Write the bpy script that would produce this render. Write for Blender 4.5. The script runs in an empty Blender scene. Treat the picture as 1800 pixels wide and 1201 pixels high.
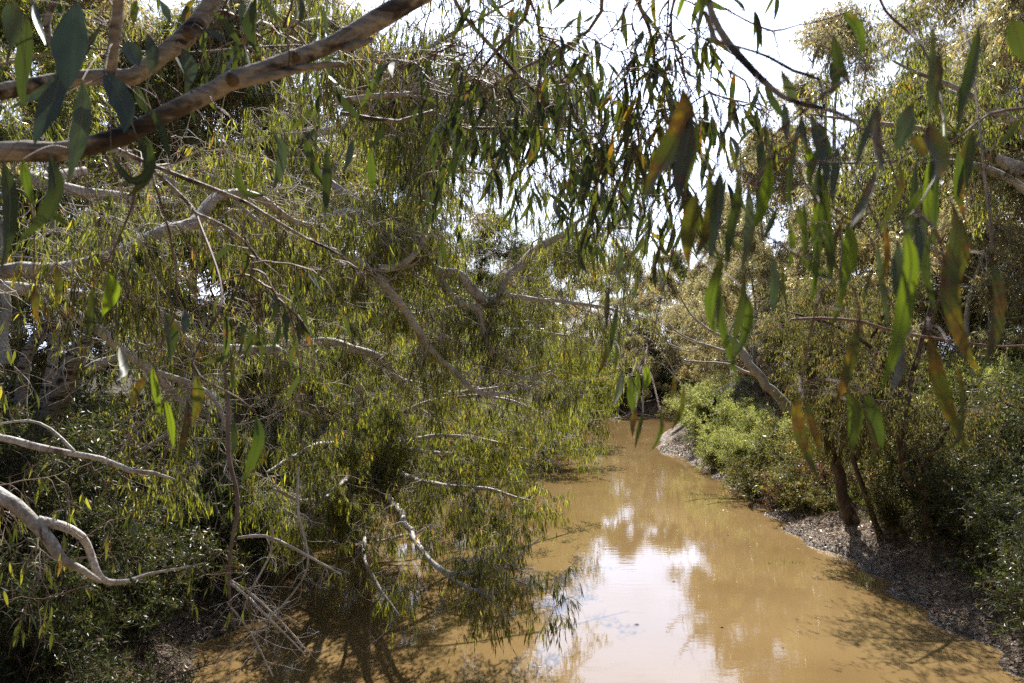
import bpy, math, random
import numpy as np
from mathutils import Vector

sc = bpy.context.scene
COL = sc.collection
R = math.radians

# ------------------------------------------------------------------ camera, world, sun, exposure
CAM_Z = 7.0
F_PX = 1400.0            # focal length in pixels of the 1800 px wide photograph
HORIZON = 620.0          # pixel row of the horizon
cam_d = bpy.data.cameras.new('camera')
cam_d.lens = 28.0
cam_d.sensor_width = 36.0
cam_d.shift_y = (HORIZON - 600.5) / 1800.0
cam_d.clip_start = 0.05
cam_d.clip_end = 5000
cam_d.dof.use_dof = True
cam_d.dof.focus_distance = 19.0
cam_d.dof.aperture_fstop = 4.5
cam = bpy.data.objects.new('camera', cam_d)
COL.objects.link(cam)
cam.location = (0, 0, CAM_Z)
cam.rotation_euler = (R(90), 0, 0)
sc.camera = cam

SUN_AZ, SUN_EL = 4.0, 49.0        # azimuth clockwise from +Y
world = bpy.data.worlds.new('World')
sc.world = world
world.use_nodes = True
wn, wl = world.node_tree.nodes, world.node_tree.links
wn.clear()
wo = wn.new('ShaderNodeOutputWorld')
bg = wn.new('ShaderNodeBackground')
bg.inputs['Strength'].default_value = 0.07
sky = wn.new('ShaderNodeTexSky')
sky.sky_type = 'NISHITA'
sky.sun_disc = False
sky.sun_elevation = R(SUN_EL)
sky.sun_rotation = R(SUN_AZ)
sky.air_density = 1.0
sky.dust_density = 2.0
tc = wn.new('ShaderNodeTexCoord')
mp = wn.new('ShaderNodeMapping'); mp.inputs['Scale'].default_value = (1.0, 1.0, 2.2)
nz = wn.new('ShaderNodeTexNoise'); nz.inputs['Scale'].default_value = 2.3; nz.inputs['Detail'].default_value = 7; nz.inputs['Roughness'].default_value = 0.55
cr = wn.new('ShaderNodeValToRGB'); cr.color_ramp.elements[0].position = 0.36; cr.color_ramp.elements[1].position = 0.56
mixc = wn.new('ShaderNodeMixRGB'); mixc.inputs['Color2'].default_value = (12.5, 12.8, 13.6, 1)
wl.new(tc.outputs['Generated'], mp.inputs['Vector']); wl.new(mp.outputs[0], nz.inputs['Vector'])
wl.new(nz.outputs['Fac'], cr.inputs['Fac']); wl.new(cr.outputs['Color'], mixc.inputs['Fac'])
wl.new(sky.outputs['Color'], mixc.inputs['Color1']); wl.new(mixc.outputs[0], bg.inputs['Color'])
# thin cloud scatters sunlight forward: brightest round the sun, dimmer behind the viewer
dt = wn.new('ShaderNodeVectorMath'); dt.operation = 'DOT_PRODUCT'; dt.inputs[1].default_value = (0.13, 0.93, 0.35)
wl.new(tc.outputs['Generated'], dt.inputs[0])
mr = wn.new('ShaderNodeMapRange'); mr.inputs['From Min'].default_value = 0.35; mr.inputs['From Max'].default_value = 1.0; mr.inputs['To Min'].default_value = 1.0; mr.inputs['To Max'].default_value = 20.0
mr.interpolation_type = 'SMOOTHSTEP'
wl.new(dt.outputs['Value'], mr.inputs['Value'])
cs = wn.new('ShaderNodeVectorMath'); cs.operation = 'SCALE'; cs.inputs[0].default_value = (0.82, 0.94, 1.24)
wl.new(mr.outputs[0], cs.inputs['Scale']); wl.new(cs.outputs[0], mixc.inputs['Color2'])
wl.new(bg.outputs[0], wo.inputs['Surface'])

sun_d = bpy.data.lights.new('sun', 'SUN')
sun_d.energy = 5.0
sun_d.angle = R(0.55)
sun_d.color = (1.0, 0.94, 0.84)
sun = bpy.data.objects.new('sun', sun_d)
COL.objects.link(sun)
sdir = Vector((math.sin(R(SUN_AZ)) * math.cos(R(SUN_EL)), math.cos(R(SUN_AZ)) * math.cos(R(SUN_EL)), math.sin(R(SUN_EL))))
sun.rotation_euler = sdir.to_track_quat('Z', 'Y').to_euler()
sun.location = sdir * 100

sc.view_settings.view_transform = 'Standard'
sc.view_settings.look = 'None'
sc.view_settings.exposure = 1.2
sc.view_settings.gamma = 1.0
sc.render.engine = 'CYCLES'
cy = sc.cycles
cy.max_bounces = 7
cy.diffuse_bounces = 2
cy.glossy_bounces = 2
cy.transmission_bounces = 3
cy.transparent_max_bounces = 4
cy.volume_bounces = 0
cy.caustics_reflective = False
cy.caustics_refractive = False
cy.sample_clamp_indirect = 4
cy.use_denoising = False
cy.use_adaptive_sampling = True
cy.adaptive_threshold = 0.01
sc.render.filter_size = 1.2

# ------------------------------------------------------------------ helpers
def P(px, py, Y):
    """the point in the place that stands Y metres ahead at this pixel of the photograph"""
    return np.array([(px - 900.0) / F_PX * Y, Y, CAM_Z - (py - HORIZON) / F_PX * Y])

def nrm(a):
    return a / np.maximum(np.linalg.norm(a, axis=-1, keepdims=True), 1e-9)

class MB:
    """collects quads"""
    def __init__(s): s.v = []; s.f = []; s.n = 0; s.m = []
    def add(s, v, f, mat=0):
        v = np.asarray(v, dtype=np.float32).reshape(-1, 3); f = np.asarray(f, dtype=np.int64).reshape(-1, 4)
        s.v.append(v); s.f.append(f + s.n); s.n += len(v); s.m.append(np.full(len(f), mat, dtype=np.int32))
    def build(s, name, mats, parent=None, smooth=True):
        me = bpy.data.meshes.new(name)
        if s.n:
            v = np.concatenate(s.v); f = np.concatenate(s.f).astype(np.int32); mi = np.concatenate(s.m)
            me.vertices.add(len(v)); me.vertices.foreach_set('co', v.ravel())
            me.loops.add(len(f) * 4); me.loops.foreach_set('vertex_index', f.ravel())
            me.polygons.add(len(f))
            me.polygons.foreach_set('loop_start', np.arange(0, len(f) * 4, 4, dtype=np.int32))
            me.polygons.foreach_set('material_index', mi)
            me.polygons.foreach_set('use_smooth', np.full(len(f), smooth, dtype=bool))
            me.update(calc_edges=True)
        if not isinstance(mats, (list, tuple)): mats = [mats]
        for m in mats: me.materials.append(m)
        o = bpy.data.objects.new(name, me)
        COL.objects.link(o)
        if parent is not None: o.parent = parent
        return o

def tubes(mb, Pt, Rd, sides=5, mat=0):
    """Pt (B,K,3), Rd (B,K)"""
    Pt = np.asarray(Pt, dtype=float); Rd = np.asarray(Rd, dtype=float)
    if Pt.ndim == 2: Pt = Pt[None]; Rd = Rd[None]
    B, K, _ = Pt.shape
    if B == 0: return
    T = nrm(np.gradient(Pt, axis=1))
    ref = np.tile(np.array([0.31, 0.17, 0.93]), (B, 1)); bad = np.abs((ref * T[:, 0]).sum(1)) > 0.9
    ref[bad] = (0.9, 0.3, 0.1)
    n = nrm(ref - (ref * T[:, 0]).sum(1, keepdims=True) * T[:, 0])
    N = np.zeros_like(Pt)
    for k in range(K):
        n = nrm(n - (n * T[:, k]).sum(1, keepdims=True) * T[:, k]); N[:, k] = n
    Bn = np.cross(T, N)
    a = np.arange(sides) * 2 * np.pi / sides
    v = Pt[:, :, None] + Rd[:, :, None, None] * (np.cos(a)[None, None, :, None] * N[:, :, None] + np.sin(a)[None, None, :, None] * Bn[:, :, None])
    idx = np.arange(B * K * sides).reshape(B, K, sides)
    q = np.stack([idx[:, :-1], np.roll(idx[:, :-1], -1, 2), np.roll(idx[:, 1:], -1, 2), idx[:, 1:]], -1)
    mb.add(v, q, mat)

def spline(pts, step=0.1):
    """Catmull-Rom through pts (n,3 or more columns)"""
    p = np.asarray(pts, dtype=float)
    if len(p) == 2: p = np.array([p[0], (p[0] + p[1]) / 2, p[1]])
    e = np.vstack([2 * p[0] - p[1], p, 2 * p[-1] - p[-2]])
    out = []
    for i in range(1, len(e) - 2):
        L = np.linalg.norm(e[i + 1][:3] - e[i][:3]); n = max(2, int(L / step))
        t = np.linspace(0, 1, n, endpoint=False)[:, None]
        a, b, c, d = e[i - 1], e[i], e[i + 1], e[i + 2]
        out.append(0.5 * ((2 * b) + (-a + c) * t + (2 * a - 5 * b + 4 * c - d) * t ** 2 + (-a + 3 * b - 3 * c + d) * t ** 3))
    out.append(p[-1:])
    return np.vstack(out)

def curves(rg, start, d, length, K, wig, grav=0.0, bias=None):
    """random-walk curves: start (N,3), d (N,3), length (N,) -> (N,K,3)"""
    N = len(start); out = np.zeros((N, K, 3)); out[:, 0] = start
    d = nrm(d); step = (length / (K - 1))[:, None]
    for k in range(1, K):
        d = d + rg.normal(0, wig, (N, 3))
        d[:, 2] -= grav
        if bias is not None: d = d + bias
        d = nrm(d); out[:, k] = out[:, k - 1] + d * step
    return out

def along(C, t):
    """C (N,K,3), t (N,M) in 0..1 -> points (N,M,3) and tangents"""
    N, K, _ = C.shape
    f = t * (K - 1); i = np.clip(f.astype(int), 0, K - 2); w = (f - i)[..., None]
    a = np.take_along_axis(C, i[..., None].repeat(3, -1), 1); b = np.take_along_axis(C, (i + 1)[..., None].repeat(3, -1), 1)
    return a * (1 - w) + b * w, nrm(b - a)

PROF = {1: None,
        2: (np.array([0.0, 0.42, 1.0]), np.array([0.12, 1.0, 0.04])),
        4: (np.array([0.0, 0.14, 0.42, 0.72, 1.0]), np.array([0.06, 0.62, 1.0, 0.66, 0.03])),
        8: (np.array([0.0, 0.05, 0.14, 0.28, 0.44, 0.6, 0.76, 0.9, 1.0]), np.array([0.05, 0.25, 0.62, 0.92, 1.0, 0.86, 0.58, 0.25, 0.02]))}

def leaves(mb, rg, a, d, L, W, seg=1, sick=0.25, sag=0.1, mat=0):
    """lance-shaped leaves: a (N,3) base, d (N,3) direction, L, W (N,)"""
    N = len(a)
    if N == 0: return
    d = nrm(d); r = rg.normal(0, 1, (N, 3)); w = nrm(np.cross(d, r)); n = np.cross(d, w)
    c = rg.uniform(-sick, sick, N)
    if seg == 1:
        h = 0.42
        v = np.stack([a, a + d * (L * h)[:, None] + w * (W * .5 - c * L * .12)[:, None],
                      a + d * L[:, None] + w * (c * L * .35)[:, None] + n * (L * .05)[:, None],
                      a + d * (L * h)[:, None] - w * (W * .5 + c * L * .12)[:, None]], 1)
        mb.add(v, np.arange(N * 4).reshape(N, 4), mat); return
    t, pw = PROF[seg]
    tw = rg.uniform(-1, 1, N)[:, None] * t[None]           # twist along the blade
    ctr = a[:, None] + d[:, None] * (L[:, None] * t[None])[..., None] + w[:, None] * ((c * L)[:, None] * (t ** 2 - t * .5)[None])[..., None]
    ctr[..., 2] -= sag * L[:, None] * t[None] ** 2 * rg.uniform(0, 1, (N, 1))
    ww = w[:, None] * np.cos(tw)[..., None] + n[:, None] * np.sin(tw)[..., None]
    hw = (W[:, None] * .5 * pw[None])[..., None]
    v = np.stack([ctr - ww * hw, ctr + ww * hw], 2)
    K = len(t); idx = np.arange(N * K * 2).reshape(N, K, 2)
    q = np.stack([idx[:, :-1, 0], idx[:, :-1, 1], idx[:, 1:, 1], idx[:, 1:, 0]], -1)
    mb.add(v, q, mat)

def tag(o, label=None, cat=None, group=None, kind=None):
    if label: o['label'] = label
    if cat: o['category'] = cat
    if group: o['group'] = group
    if kind: o['kind'] = kind
    return o

def empty(name, loc=(0, 0, 0)):
    o = bpy.data.objects.new(name, None); COL.objects.link(o); o.location = loc; o.empty_display_size = 0.3
    return o

def kids(o): return KIDS.get(o.name, [])
KIDS = {}
def own(root, *parts):
    KIDS.setdefault(root.name, []).extend(parts); return root
def dup(root, loc, rz, s, label, group=None, sz=None):
    r = root.copy(); COL.objects.link(r); r.location = loc; r.rotation_euler = (0, 0, rz); r.scale = (s, s, sz or s)
    r['label'] = label
    if group: r['group'] = group
    for ch in kids(root):
        c = ch.copy(); COL.objects.link(c); c.parent = r
    return r

# ------------------------------------------------------------------ materials
def new_mat(name):
    m = bpy.data.materials.new(name); m.use_nodes = True; m.node_tree.nodes.clear()
    return m, m.node_tree.nodes, m.node_tree.links

def ramp(nodes, stops, interp='LINEAR'):
    r = nodes.new('ShaderNodeValToRGB'); el = r.color_ramp.elements; r.color_ramp.interpolation = interp
    el[0].position = stops[0][0]; el[0].color = (*stops[0][1], 1)
    el[1].position = stops[-1][0]; el[1].color = (*stops[-1][1], 1)
    for p, c in stops[1:-1]:
        e = el.new(p); e.color = (*c, 1)
    return r

def leaf_mat(name, stops, trans=0.45, tmul=(2.3, 2.1, 0.8), rough=0.42, spec=0.5, mottle=None, mscale=25, clump=0.6):
    m, n, l = new_mat(name)
    out = n.new('ShaderNodeOutputMaterial'); mx = n.new('ShaderNodeMixShader'); pb = n.new('ShaderNodeBsdfPrincipled'); tr = n.new('ShaderNodeBsdfTranslucent')
    geo = n.new('ShaderNodeNewGeometry'); r = ramp(n, stops)
    tcn = n.new('ShaderNodeTexCoord'); nz = n.new('ShaderNodeTexNoise'); nz.inputs['Scale'].default_value = clump; nz.inputs['Detail'].default_value = 3
    l.new(tcn.outputs['Object'], nz.inputs['Vector'])
    ad = n.new('ShaderNodeMath'); ad.operation = 'MULTIPLY_ADD'; ad.inputs[1].default_value = 1.2; ad.inputs[2].default_value = -0.66
    l.new(nz.outputs['Fac'], ad.inputs[0])
    a2 = n.new('ShaderNodeMath'); a2.operation = 'ADD'; a2.use_clamp = True
    l.new(geo.outputs['Random Per Island'], a2.inputs[0]); l.new(ad.outputs[0], a2.inputs[1])
    l.new(a2.outputs[0], r.inputs['Fac'])
    col = r.outputs['Color']
    if mottle:
        nm = n.new('ShaderNodeTexNoise'); nm.inputs['Scale'].default_value = mscale; nm.inputs['Detail'].default_value = 6; nm.inputs['Roughness'].default_value = 0.65
        l.new(tcn.outputs['Object'], nm.inputs['Vector'])
        rm = ramp(n, mottle[0]); rf = ramp(n, [(mottle[1], (0, 0, 0)), (mottle[2], (1, 1, 1))])
        l.new(nm.outputs['Fac'], rf.inputs['Fac']); n2 = n.new('ShaderNodeTexNoise'); n2.inputs['Scale'].default_value = mscale * 2.3; n2.inputs['Detail'].default_value = 4
        l.new(tcn.outputs['Object'], n2.inputs['Vector']); l.new(n2.outputs['Fac'], rm.inputs['Fac'])
        mm = n.new('ShaderNodeMixRGB'); l.new(rf.outputs['Color'], mm.inputs['Fac']); l.new(col, mm.inputs['Color1']); l.new(rm.outputs['Color'], mm.inputs['Color2'])
        col = mm.outputs[0]
    l.new(col, pb.inputs['Base Color']); pb.inputs['Roughness'].default_value = rough; pb.inputs['Specular IOR Level'].default_value = spec
    tm = n.new('ShaderNodeMixRGB'); tm.blend_type = 'MULTIPLY'; tm.inputs['Fac'].default_value = 1; tm.inputs['Color2'].default_value = (*tmul, 1)
    l.new(col, tm.inputs['Color1']); l.new(tm.outputs[0], tr.inputs['Color'])
    mx.inputs['Fac'].default_value = trans
    l.new(pb.outputs[0], mx.inputs[1]); l.new(tr.outputs[0], mx.inputs[2]); l.new(mx.outputs[0], out.inputs['Surface'])
    return m

def bark_mat(name, stops, scale=3.0, stretch=(1, 1, 1), rough=0.75, bump=0.4, fine=40, streak=0.35):
    m, n, l = new_mat(name)
    out = n.new('ShaderNodeOutputMaterial'); pb = n.new('ShaderNodeBsdfPrincipled')
    tcn = n.new('ShaderNodeTexCoord'); mpn = n.new('ShaderNodeMapping'); mpn.inputs['Scale'].default_value = stretch
    l.new(tcn.outputs['Object'], mpn.inputs['Vector'])
    nz = n.new('ShaderNodeTexNoise'); nz.inputs['Scale'].default_value = scale; nz.inputs['Detail'].default_value = 8; nz.inputs['Roughness'].default_value = 0.6; nz.inputs['Distortion'].default_value = 0.6
    l.new(mpn.outputs[0], nz.inputs['Vector'])
    r = ramp(n, stops); l.new(nz.outputs['Fac'], r.inputs['Fac'])
    n2 = n.new('ShaderNodeTexNoise'); n2.inputs['Scale'].default_value = fine; n2.inputs['Detail'].default_value = 6
    l.new(mpn.outputs[0], n2.inputs['Vector'])
    r2 = ramp(n, [(0.3, (1 - streak,) * 3), (0.7, (1, 1, 1))]); l.new(n2.outputs['Fac'], r2.inputs['Fac'])
    mm = n.new('ShaderNodeMixRGB'); mm.blend_type = 'MULTIPLY'; mm.inputs['Fac'].default_value = 1
    l.new(r.outputs['Color'], mm.inputs['Color1']); l.new(r2.outputs['Color'], mm.inputs['Color2'])
    l.new(mm.outputs[0], pb.inputs['Base Color']); pb.inputs['Roughness'].default_value = rough; pb.inputs['Specular IOR Level'].default_value = 0.3
    b = n.new('ShaderNodeBump'); b.inputs['Strength'].default_value = bump; b.inputs['Distance'].default_value = 0.02
    l.new(n2.outputs['Fac'], b.inputs['Height']); l.new(b.outputs[0], pb.inputs['Normal'])
    l.new(pb.outputs[0], out.inputs['Surface'])
    return m

M = {}
M['bark_white'] = bark_mat('smooth_pale_bark', [(0.30, (0.17, 0.13, 0.10)), (0.40, (0.42, 0.37, 0.32)), (0.52, (0.66, 0.62, 0.57)), (0.62, (0.58, 0.53, 0.47)), (0.72, (0.26, 0.20, 0.16))], 3.2, (1, 1, 1), 0.6, 0.5, 34, .5)
M['bark_tan'] = bark_mat('tan_branch_bark', [(0.36, (0.02, 0.014, 0.010)), (0.44, (0.12, 0.09, 0.068)), (0.52, (0.44, 0.39, 0.33)), (0.62, (0.36, 0.31, 0.26)), (0.68, (0.05, 0.035, 0.026))], 9, (.22, 1, 1), 0.6, 0.8, 55, 0.6)
M['bark_dark'] = bark_mat('rough_brown_bark', [(0.3, (0.05, 0.035, 0.025)), (0.5, (0.13, 0.095, 0.07)), (0.7, (0.24, 0.19, 0.15))], 4, (1, 1, 0.25), 0.9, 0.9, 22, 0.6)
M['twig'] = bark_mat('twig_bark', [(0.3, (0.10, 0.065, 0.045)), (0.5, (0.22, 0.15, 0.11)), (0.7, (0.36, 0.29, 0.24))], 1.2, (1, 1, 1), 0.7, 0.0, 8, 0.3)
M['twig_red'] = bark_mat('red_brown_twig_bark', [(0.3, (0.08, 0.04, 0.03)), (0.5, (0.17, 0.095, 0.07)), (0.7, (0.28, 0.19, 0.14))], 6, (1, 1, 1), 0.6, 0.0, 8, 0.3)
M['twig_pale'] = bark_mat('pale_twig_bark', [(0.3, (0.20, 0.15, 0.11)), (0.5, (0.44, 0.37, 0.31)), (0.7, (0.62, 0.57, 0.50))], 1.5, (1, 1, 1), 0.65, 0.0, 8, 0.3)
M['dead'] = bark_mat('bleached_dead_wood', [(0.3, (0.30, 0.24, 0.19)), (0.5, (0.52, 0.47, 0.41)), (0.7, (0.68, 0.64, 0.58))], 2.5, (1, 1, 1), 0.8, 0.3, 30, 0.35)
M['char'] = bark_mat('charred_wood', [(0.3, (0.012, 0.01, 0.01)), (0.7, (0.05, 0.045, 0.04))], 5, (1, 1, 0.3), 0.9, 0.8, 30, 0.4)
M['leaf_gum'] = leaf_mat('gum_leaves', [(0, (0.030, 0.042, 0.020)), (0.3, (0.070, 0.088, 0.034)), (0.65, (0.15, 0.165, 0.052)), (0.88, (0.23, 0.245, 0.07)), (0.985, (0.31, 0.28, 0.07)), (1, (0.28, 0.15, 0.05))], 0.5, (2.3, 2.2, 0.7), 0.3, 0.65)
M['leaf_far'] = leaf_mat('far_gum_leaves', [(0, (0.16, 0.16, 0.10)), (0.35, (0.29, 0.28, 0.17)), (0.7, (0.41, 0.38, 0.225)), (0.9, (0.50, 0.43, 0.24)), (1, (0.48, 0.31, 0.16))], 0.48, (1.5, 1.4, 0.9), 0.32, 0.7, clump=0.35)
M['leaf_near'] = leaf_mat('near_gum_leaves', [(0, (0.018, 0.028, 0.020)), (0.4, (0.028, 0.042, 0.027)), (0.75, (0.05, 0.068, 0.034)), (0.95, (0.12, 0.13, 0.03)), (1, (0.20, 0.11, 0.03))], 0.33, (2.4, 2.3, 0.5), 0.38, 0.5,  # darkened for leaves hanging in shade: that shade is in the colour
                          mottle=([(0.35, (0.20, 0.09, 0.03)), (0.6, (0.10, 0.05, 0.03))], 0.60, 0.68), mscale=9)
M['leaf_wattle'] = leaf_mat('bright_shrub_leaves', [(0, (0.11, 0.135, 0.05)), (0.5, (0.26, 0.295, 0.11)), (1, (0.45, 0.47, 0.22))], 0.46, (1.7, 1.65, 0.85), clump=0.9)
M['leaf_teatree'] = leaf_mat('dark_shrub_leaves', [(0, (0.012, 0.020, 0.009)), (0.5, (0.035, 0.050, 0.018)), (0.9, (0.11, 0.125, 0.045)), (1, (0.20, 0.12, 0.055))], 0.36, (1.9, 1.9, 0.8), clump=0.9)
M['leaf_olive'] = leaf_mat('olive_shrub_leaves', [(0, (0.05, 0.062, 0.026)), (0.5, (0.13, 0.14, 0.055)), (0.85, (0.25, 0.24, 0.09)), (1, (0.34, 0.17, 0.09))], 0.42, (1.8, 1.7, 0.8), clump=0.9)
M['leaf_dry'] = leaf_mat('dry_russet_leaves', [(0, (0.10, 0.05, 0.03)), (0.5, (0.19, 0.10, 0.065)), (1, (0.30, 0.17, 0.10))], 0.3, (1.5, 1.1, 0.8), clump=0.9)
M['litter'] = leaf_mat('fallen_leaf_litter', [(0, (0.05, 0.034, 0.022)), (0.4, (0.17, 0.115, 0.072)), (0.75, (0.33, 0.24, 0.16)), (1, (0.60, 0.49, 0.38))], 0.12, (1.3, 1.2, 1.0))
M['grass'] = leaf_mat('bank_grass', [(0, (0.04, 0.07, 0.02)), (0.5, (0.09, 0.13, 0.035)), (1, (0.22, 0.21, 0.09))], 0.4, (1.8, 1.7, 0.8))

# ------------------------------------------------------------------ the ground and the river
RIV = np.array([(-9, -60), (-8.5, 0), (-7.2, 12), (-7.2, 17.5), (-7.8, 25), (-7.2, 34), (-6.0, 42), (-3.2, 50), (0.8, 57), (3.6, 63), (6, 72), (8.3, 82), (12, 88),
                (20, 92), (35, 95), (90, 97), (90, 86), (35, 84), (22, 80), (16.5, 74), (13, 66), (11.3, 58), (10.1, 50), (10.3, 45), (10.9, 38), (11.3, 31.6), (11.5, 24.5),
                (11.2, 17.5), (11.5, 8), (12.5, 0), (13, -60)], dtype=float)

def river_sd(x, y):
    """signed distance to the river's edge, positive on land"""
    x = np.asarray(x, float); y = np.asarray(y, float)
    best = np.full(x.shape, 1e9); inside = np.zeros(x.shape, bool)
    n = len(RIV)
    for i in range(n):
        a = RIV[i]; b = RIV[(i + 1) % n]; e = b - a
        wx, wy = x - a[0], y - a[1]
        t = np.clip((wx * e[0] + wy * e[1]) / (e @ e), 0, 1)
        best = np.minimum(best, (wx - t * e[0]) ** 2 + (wy - t * e[1]) ** 2)
        c = ((a[1] > y) != (b[1] > y)) & (x < (b[0] - a[0]) * (y - a[1]) / (b[1] - a[1] + 1e-12) + a[0])
        inside ^= c
    s = np.sqrt(best); s[inside] *= -1
    return s

_rs = np.random.RandomState(5)
_W = [(_rs.uniform(0, 6.28), _rs.uniform(0, 6.28), f, 0.9 / f ** 0.92) for f in (0.15, 0.23, 0.4, 0.7, 1.1, 1.9, 2.7, 3.9, 5.1, 8.0, 12.0, 17.0) for _ in range(3)]
def bumps(x, y):
    s = 0
    for th, ph, f, a in _W: s = s + a * np.sin(f * (x * math.cos(th) + y * math.sin(th)) + ph + 1.3 * np.sin(0.5 * f * (x * math.sin(th) - y * math.cos(th)) + ph * 2))
    return s * 0.16

def ground_h(x, y):
    x = np.asarray(x, float); y = np.asarray(y, float)
    d = river_sd(x, y) + 0.35 * np.sin(y * 0.9 + 0.7 * np.sin(y * .37)) * 0.6 + 0.22 * np.sin(y * 2.3 + x)
    up = np.interp(d, [-30, -3, -0.6, 0, 1.0, 2.2, 5.5, 12, 60, 4000], [-1.4, -1.2, -0.35, 0.0, 0.22, 0.75, 2.9, 3.6, 4.2, 4.2])
    nb = bumps(x, y) * np.interp(d, [-1, 0, 2, 6], [0.1, 0.16, 0.42, 0.5])
    return up + nb
def gz(x, y): return float(ground_h(np.array([x]), np.array([y]))[0])

xs = np.unique(np.concatenate([np.linspace(-2500, -60, 12), np.arange(-60, -16, 1.0), np.arange(-16, 9, 0.22), np.arange(9, 17, .1), np.arange(17, 24, .22), np.arange(24, 60, 1.0), np.linspace(60, 2500, 12)]))
ys = np.unique(np.concatenate([np.linspace(-400, -20, 8), np.arange(-20, 8, 1.0), np.arange(8, 62, 0.15), np.arange(62, 125, 0.7), np.linspace(125, 3500, 14)]))
gx, gy = np.meshgrid(xs, ys, indexing='ij')
gzz = ground_h(gx, gy)
mb = MB(); idx = np.arange(gx.size).reshape(gx.shape)
mb.add(np.stack([gx, gy, gzz], -1), np.stack([idx[:-1, :-1], idx[1:, :-1], idx[1:, 1:], idx[:-1, 1:]], -1))
m, n, l = new_mat('river_bank_soil')
out = n.new('ShaderNodeOutputMaterial'); pb = n.new('ShaderNodeBsdfPrincipled'); tcn = n.new('ShaderNodeTexCoord')
n1 = n.new('ShaderNodeTexNoise'); n1.inputs['Scale'].default_value = 3.5; n1.inputs['Detail'].default_value = 9; n1.inputs['Roughness'].default_value = 0.7
l.new(tcn.outputs['Object'], n1.inputs['Vector'])
mud = ramp(n, [(0.3, (0.035, 0.024, 0.016)), (0.44, (0.11, 0.078, 0.054)), (0.56, (0.26, 0.19, 0.135)), (0.68, (0.52, 0.42, 0.33))]); l.new(n1.outputs['Fac'], mud.inputs['Fac'])
soil = ramp(n, [(0.3, (0.035, 0.028, 0.018)), (0.5, (0.09, 0.07, 0.045)), (0.62, (0.06, 0.075, 0.026)), (0.8, (0.18, 0.14, 0.09))]); l.new(n1.outputs['Fac'], soil.inputs['Fac'])
sp = n.new('ShaderNodeSeparateXYZ'); l.new(tcn.outputs['Object'], sp.inputs[0])
n3 = n.new('ShaderNodeTexNoise'); n3.inputs['Scale'].default_value = 0.8; n3.inputs['Detail'].default_value = 4; l.new(tcn.outputs['Object'], n3.inputs['Vector'])
za = n.new('ShaderNodeMath'); za.operation = 'MULTIPLY_ADD'; za.inputs[1].default_value = 1.6; l.new(n3.outputs['Fac'], za.inputs[0]); l.new(sp.outputs['Z'], za.inputs[2])
zr = n.new('ShaderNodeMapRange'); zr.inputs['From Min'].default_value = 1.5; zr.inputs['From Max'].default_value = 2.6; l.new(za.outputs[0], zr.inputs['Value'])
mm = n.new('ShaderNodeMixRGB'); l.new(zr.outputs[0], mm.inputs['Fac']); l.new(mud.outputs['Color'], mm.inputs['Color1']); l.new(soil.outputs['Color'], mm.inputs['Color2'])
wb = n.new('ShaderNodeMapRange'); wb.inputs['From Min'].default_value = 0.02; wb.inputs['From Max'].default_value = 0.16; wb.inputs['To Min'].default_value = 0.35; wb.inputs['To Max'].default_value = 1.0
l.new(sp.outputs['Z'], wb.inputs['Value'])
wet = n.new('ShaderNodeVectorMath'); wet.operation = 'SCALE'; l.new(mm.outputs[0], wet.inputs[0]); l.new(wb.outputs[0], wet.inputs['Scale'])
l.new(wet.outputs[0], pb.inputs['Base Color'])
wr = n.new('ShaderNodeMapRange'); wr.inputs['From Min'].default_value = 0.05; wr.inputs['From Max'].default_value = 0.6; wr.inputs['To Min'].default_value = 0.5; wr.inputs['To Max'].default_value = 0.9
l.new(sp.outputs['Z'], wr.inputs['Value']); l.new(wr.outputs[0], pb.inputs['Roughness'])
bp = n.new('ShaderNodeBump'); bp.inputs['Strength'].default_value = 0.9; bp.inputs['Distance'].default_value = 0.2
n4 = n.new('ShaderNodeTexNoise'); n4.inputs['Scale'].default_value = 14; n4.inputs['Detail'].default_value = 8; n4.inputs['Roughness'].default_value = 0.7; l.new(tcn.outputs['Object'], n4.inputs['Vector'])
l.new(n4.outputs['Fac'], bp.inputs['Height']); l.new(bp.outputs[0], pb.inputs['Normal']); l.new(pb.outputs[0], out.inputs['Surface'])
tag(mb.build('ground', m), kind='structure')

# river
m, n, l = new_mat('muddy_river_water')
out = n.new('ShaderNodeOutputMaterial'); pb = n.new('ShaderNodeBsdfPrincipled'); tcn = n.new('ShaderNodeTexCoord')
n1 = n.new('ShaderNodeTexNoise'); n1.inputs['Scale'].default_value = 0.16; n1.inputs['Detail'].default_value = 5; n1.inputs['Distortion'].default_value = 0.8; l.new(tcn.outputs['Object'], n1.inputs['Vector'])
r = ramp(n, [(0.3, (0.150, 0.096, 0.040)), (0.7, (0.196, 0.133, 0.060))]); l.new(n1.outputs['Fac'], r.inputs['Fac']); l.new(r.outputs['Color'], pb.inputs['Base Color'])
pb.inputs['Roughness'].default_value = 0.03; pb.inputs['IOR'].default_value = 1.45
mpn = n.new('ShaderNodeMapping'); mpn.inputs['Scale'].default_value = (0.55, 1.3, 1); l.new(tcn.outputs['Object'], mpn.inputs['Vector'])
n2 = n.new('ShaderNodeTexNoise'); n2.inputs['Scale'].default_value = 3.2; n2.inputs['Detail'].default_value = 4; n2.inputs['Roughness'].default_value = 0.5; l.new(mpn.outputs[0], n2.inputs['Vector'])
n5 = n.new('ShaderNodeTexNoise'); n5.inputs['Scale'].default_value = 0.12; n5.inputs['Detail'].default_value = 2; l.new(tcn.outputs['Object'], n5.inputs['Vector'])
r5 = ramp(n, [(0.38, (0.25,) * 3), (0.62, (1,) * 3)]); l.new(n5.outputs['Fac'], r5.inputs['Fac'])
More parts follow.
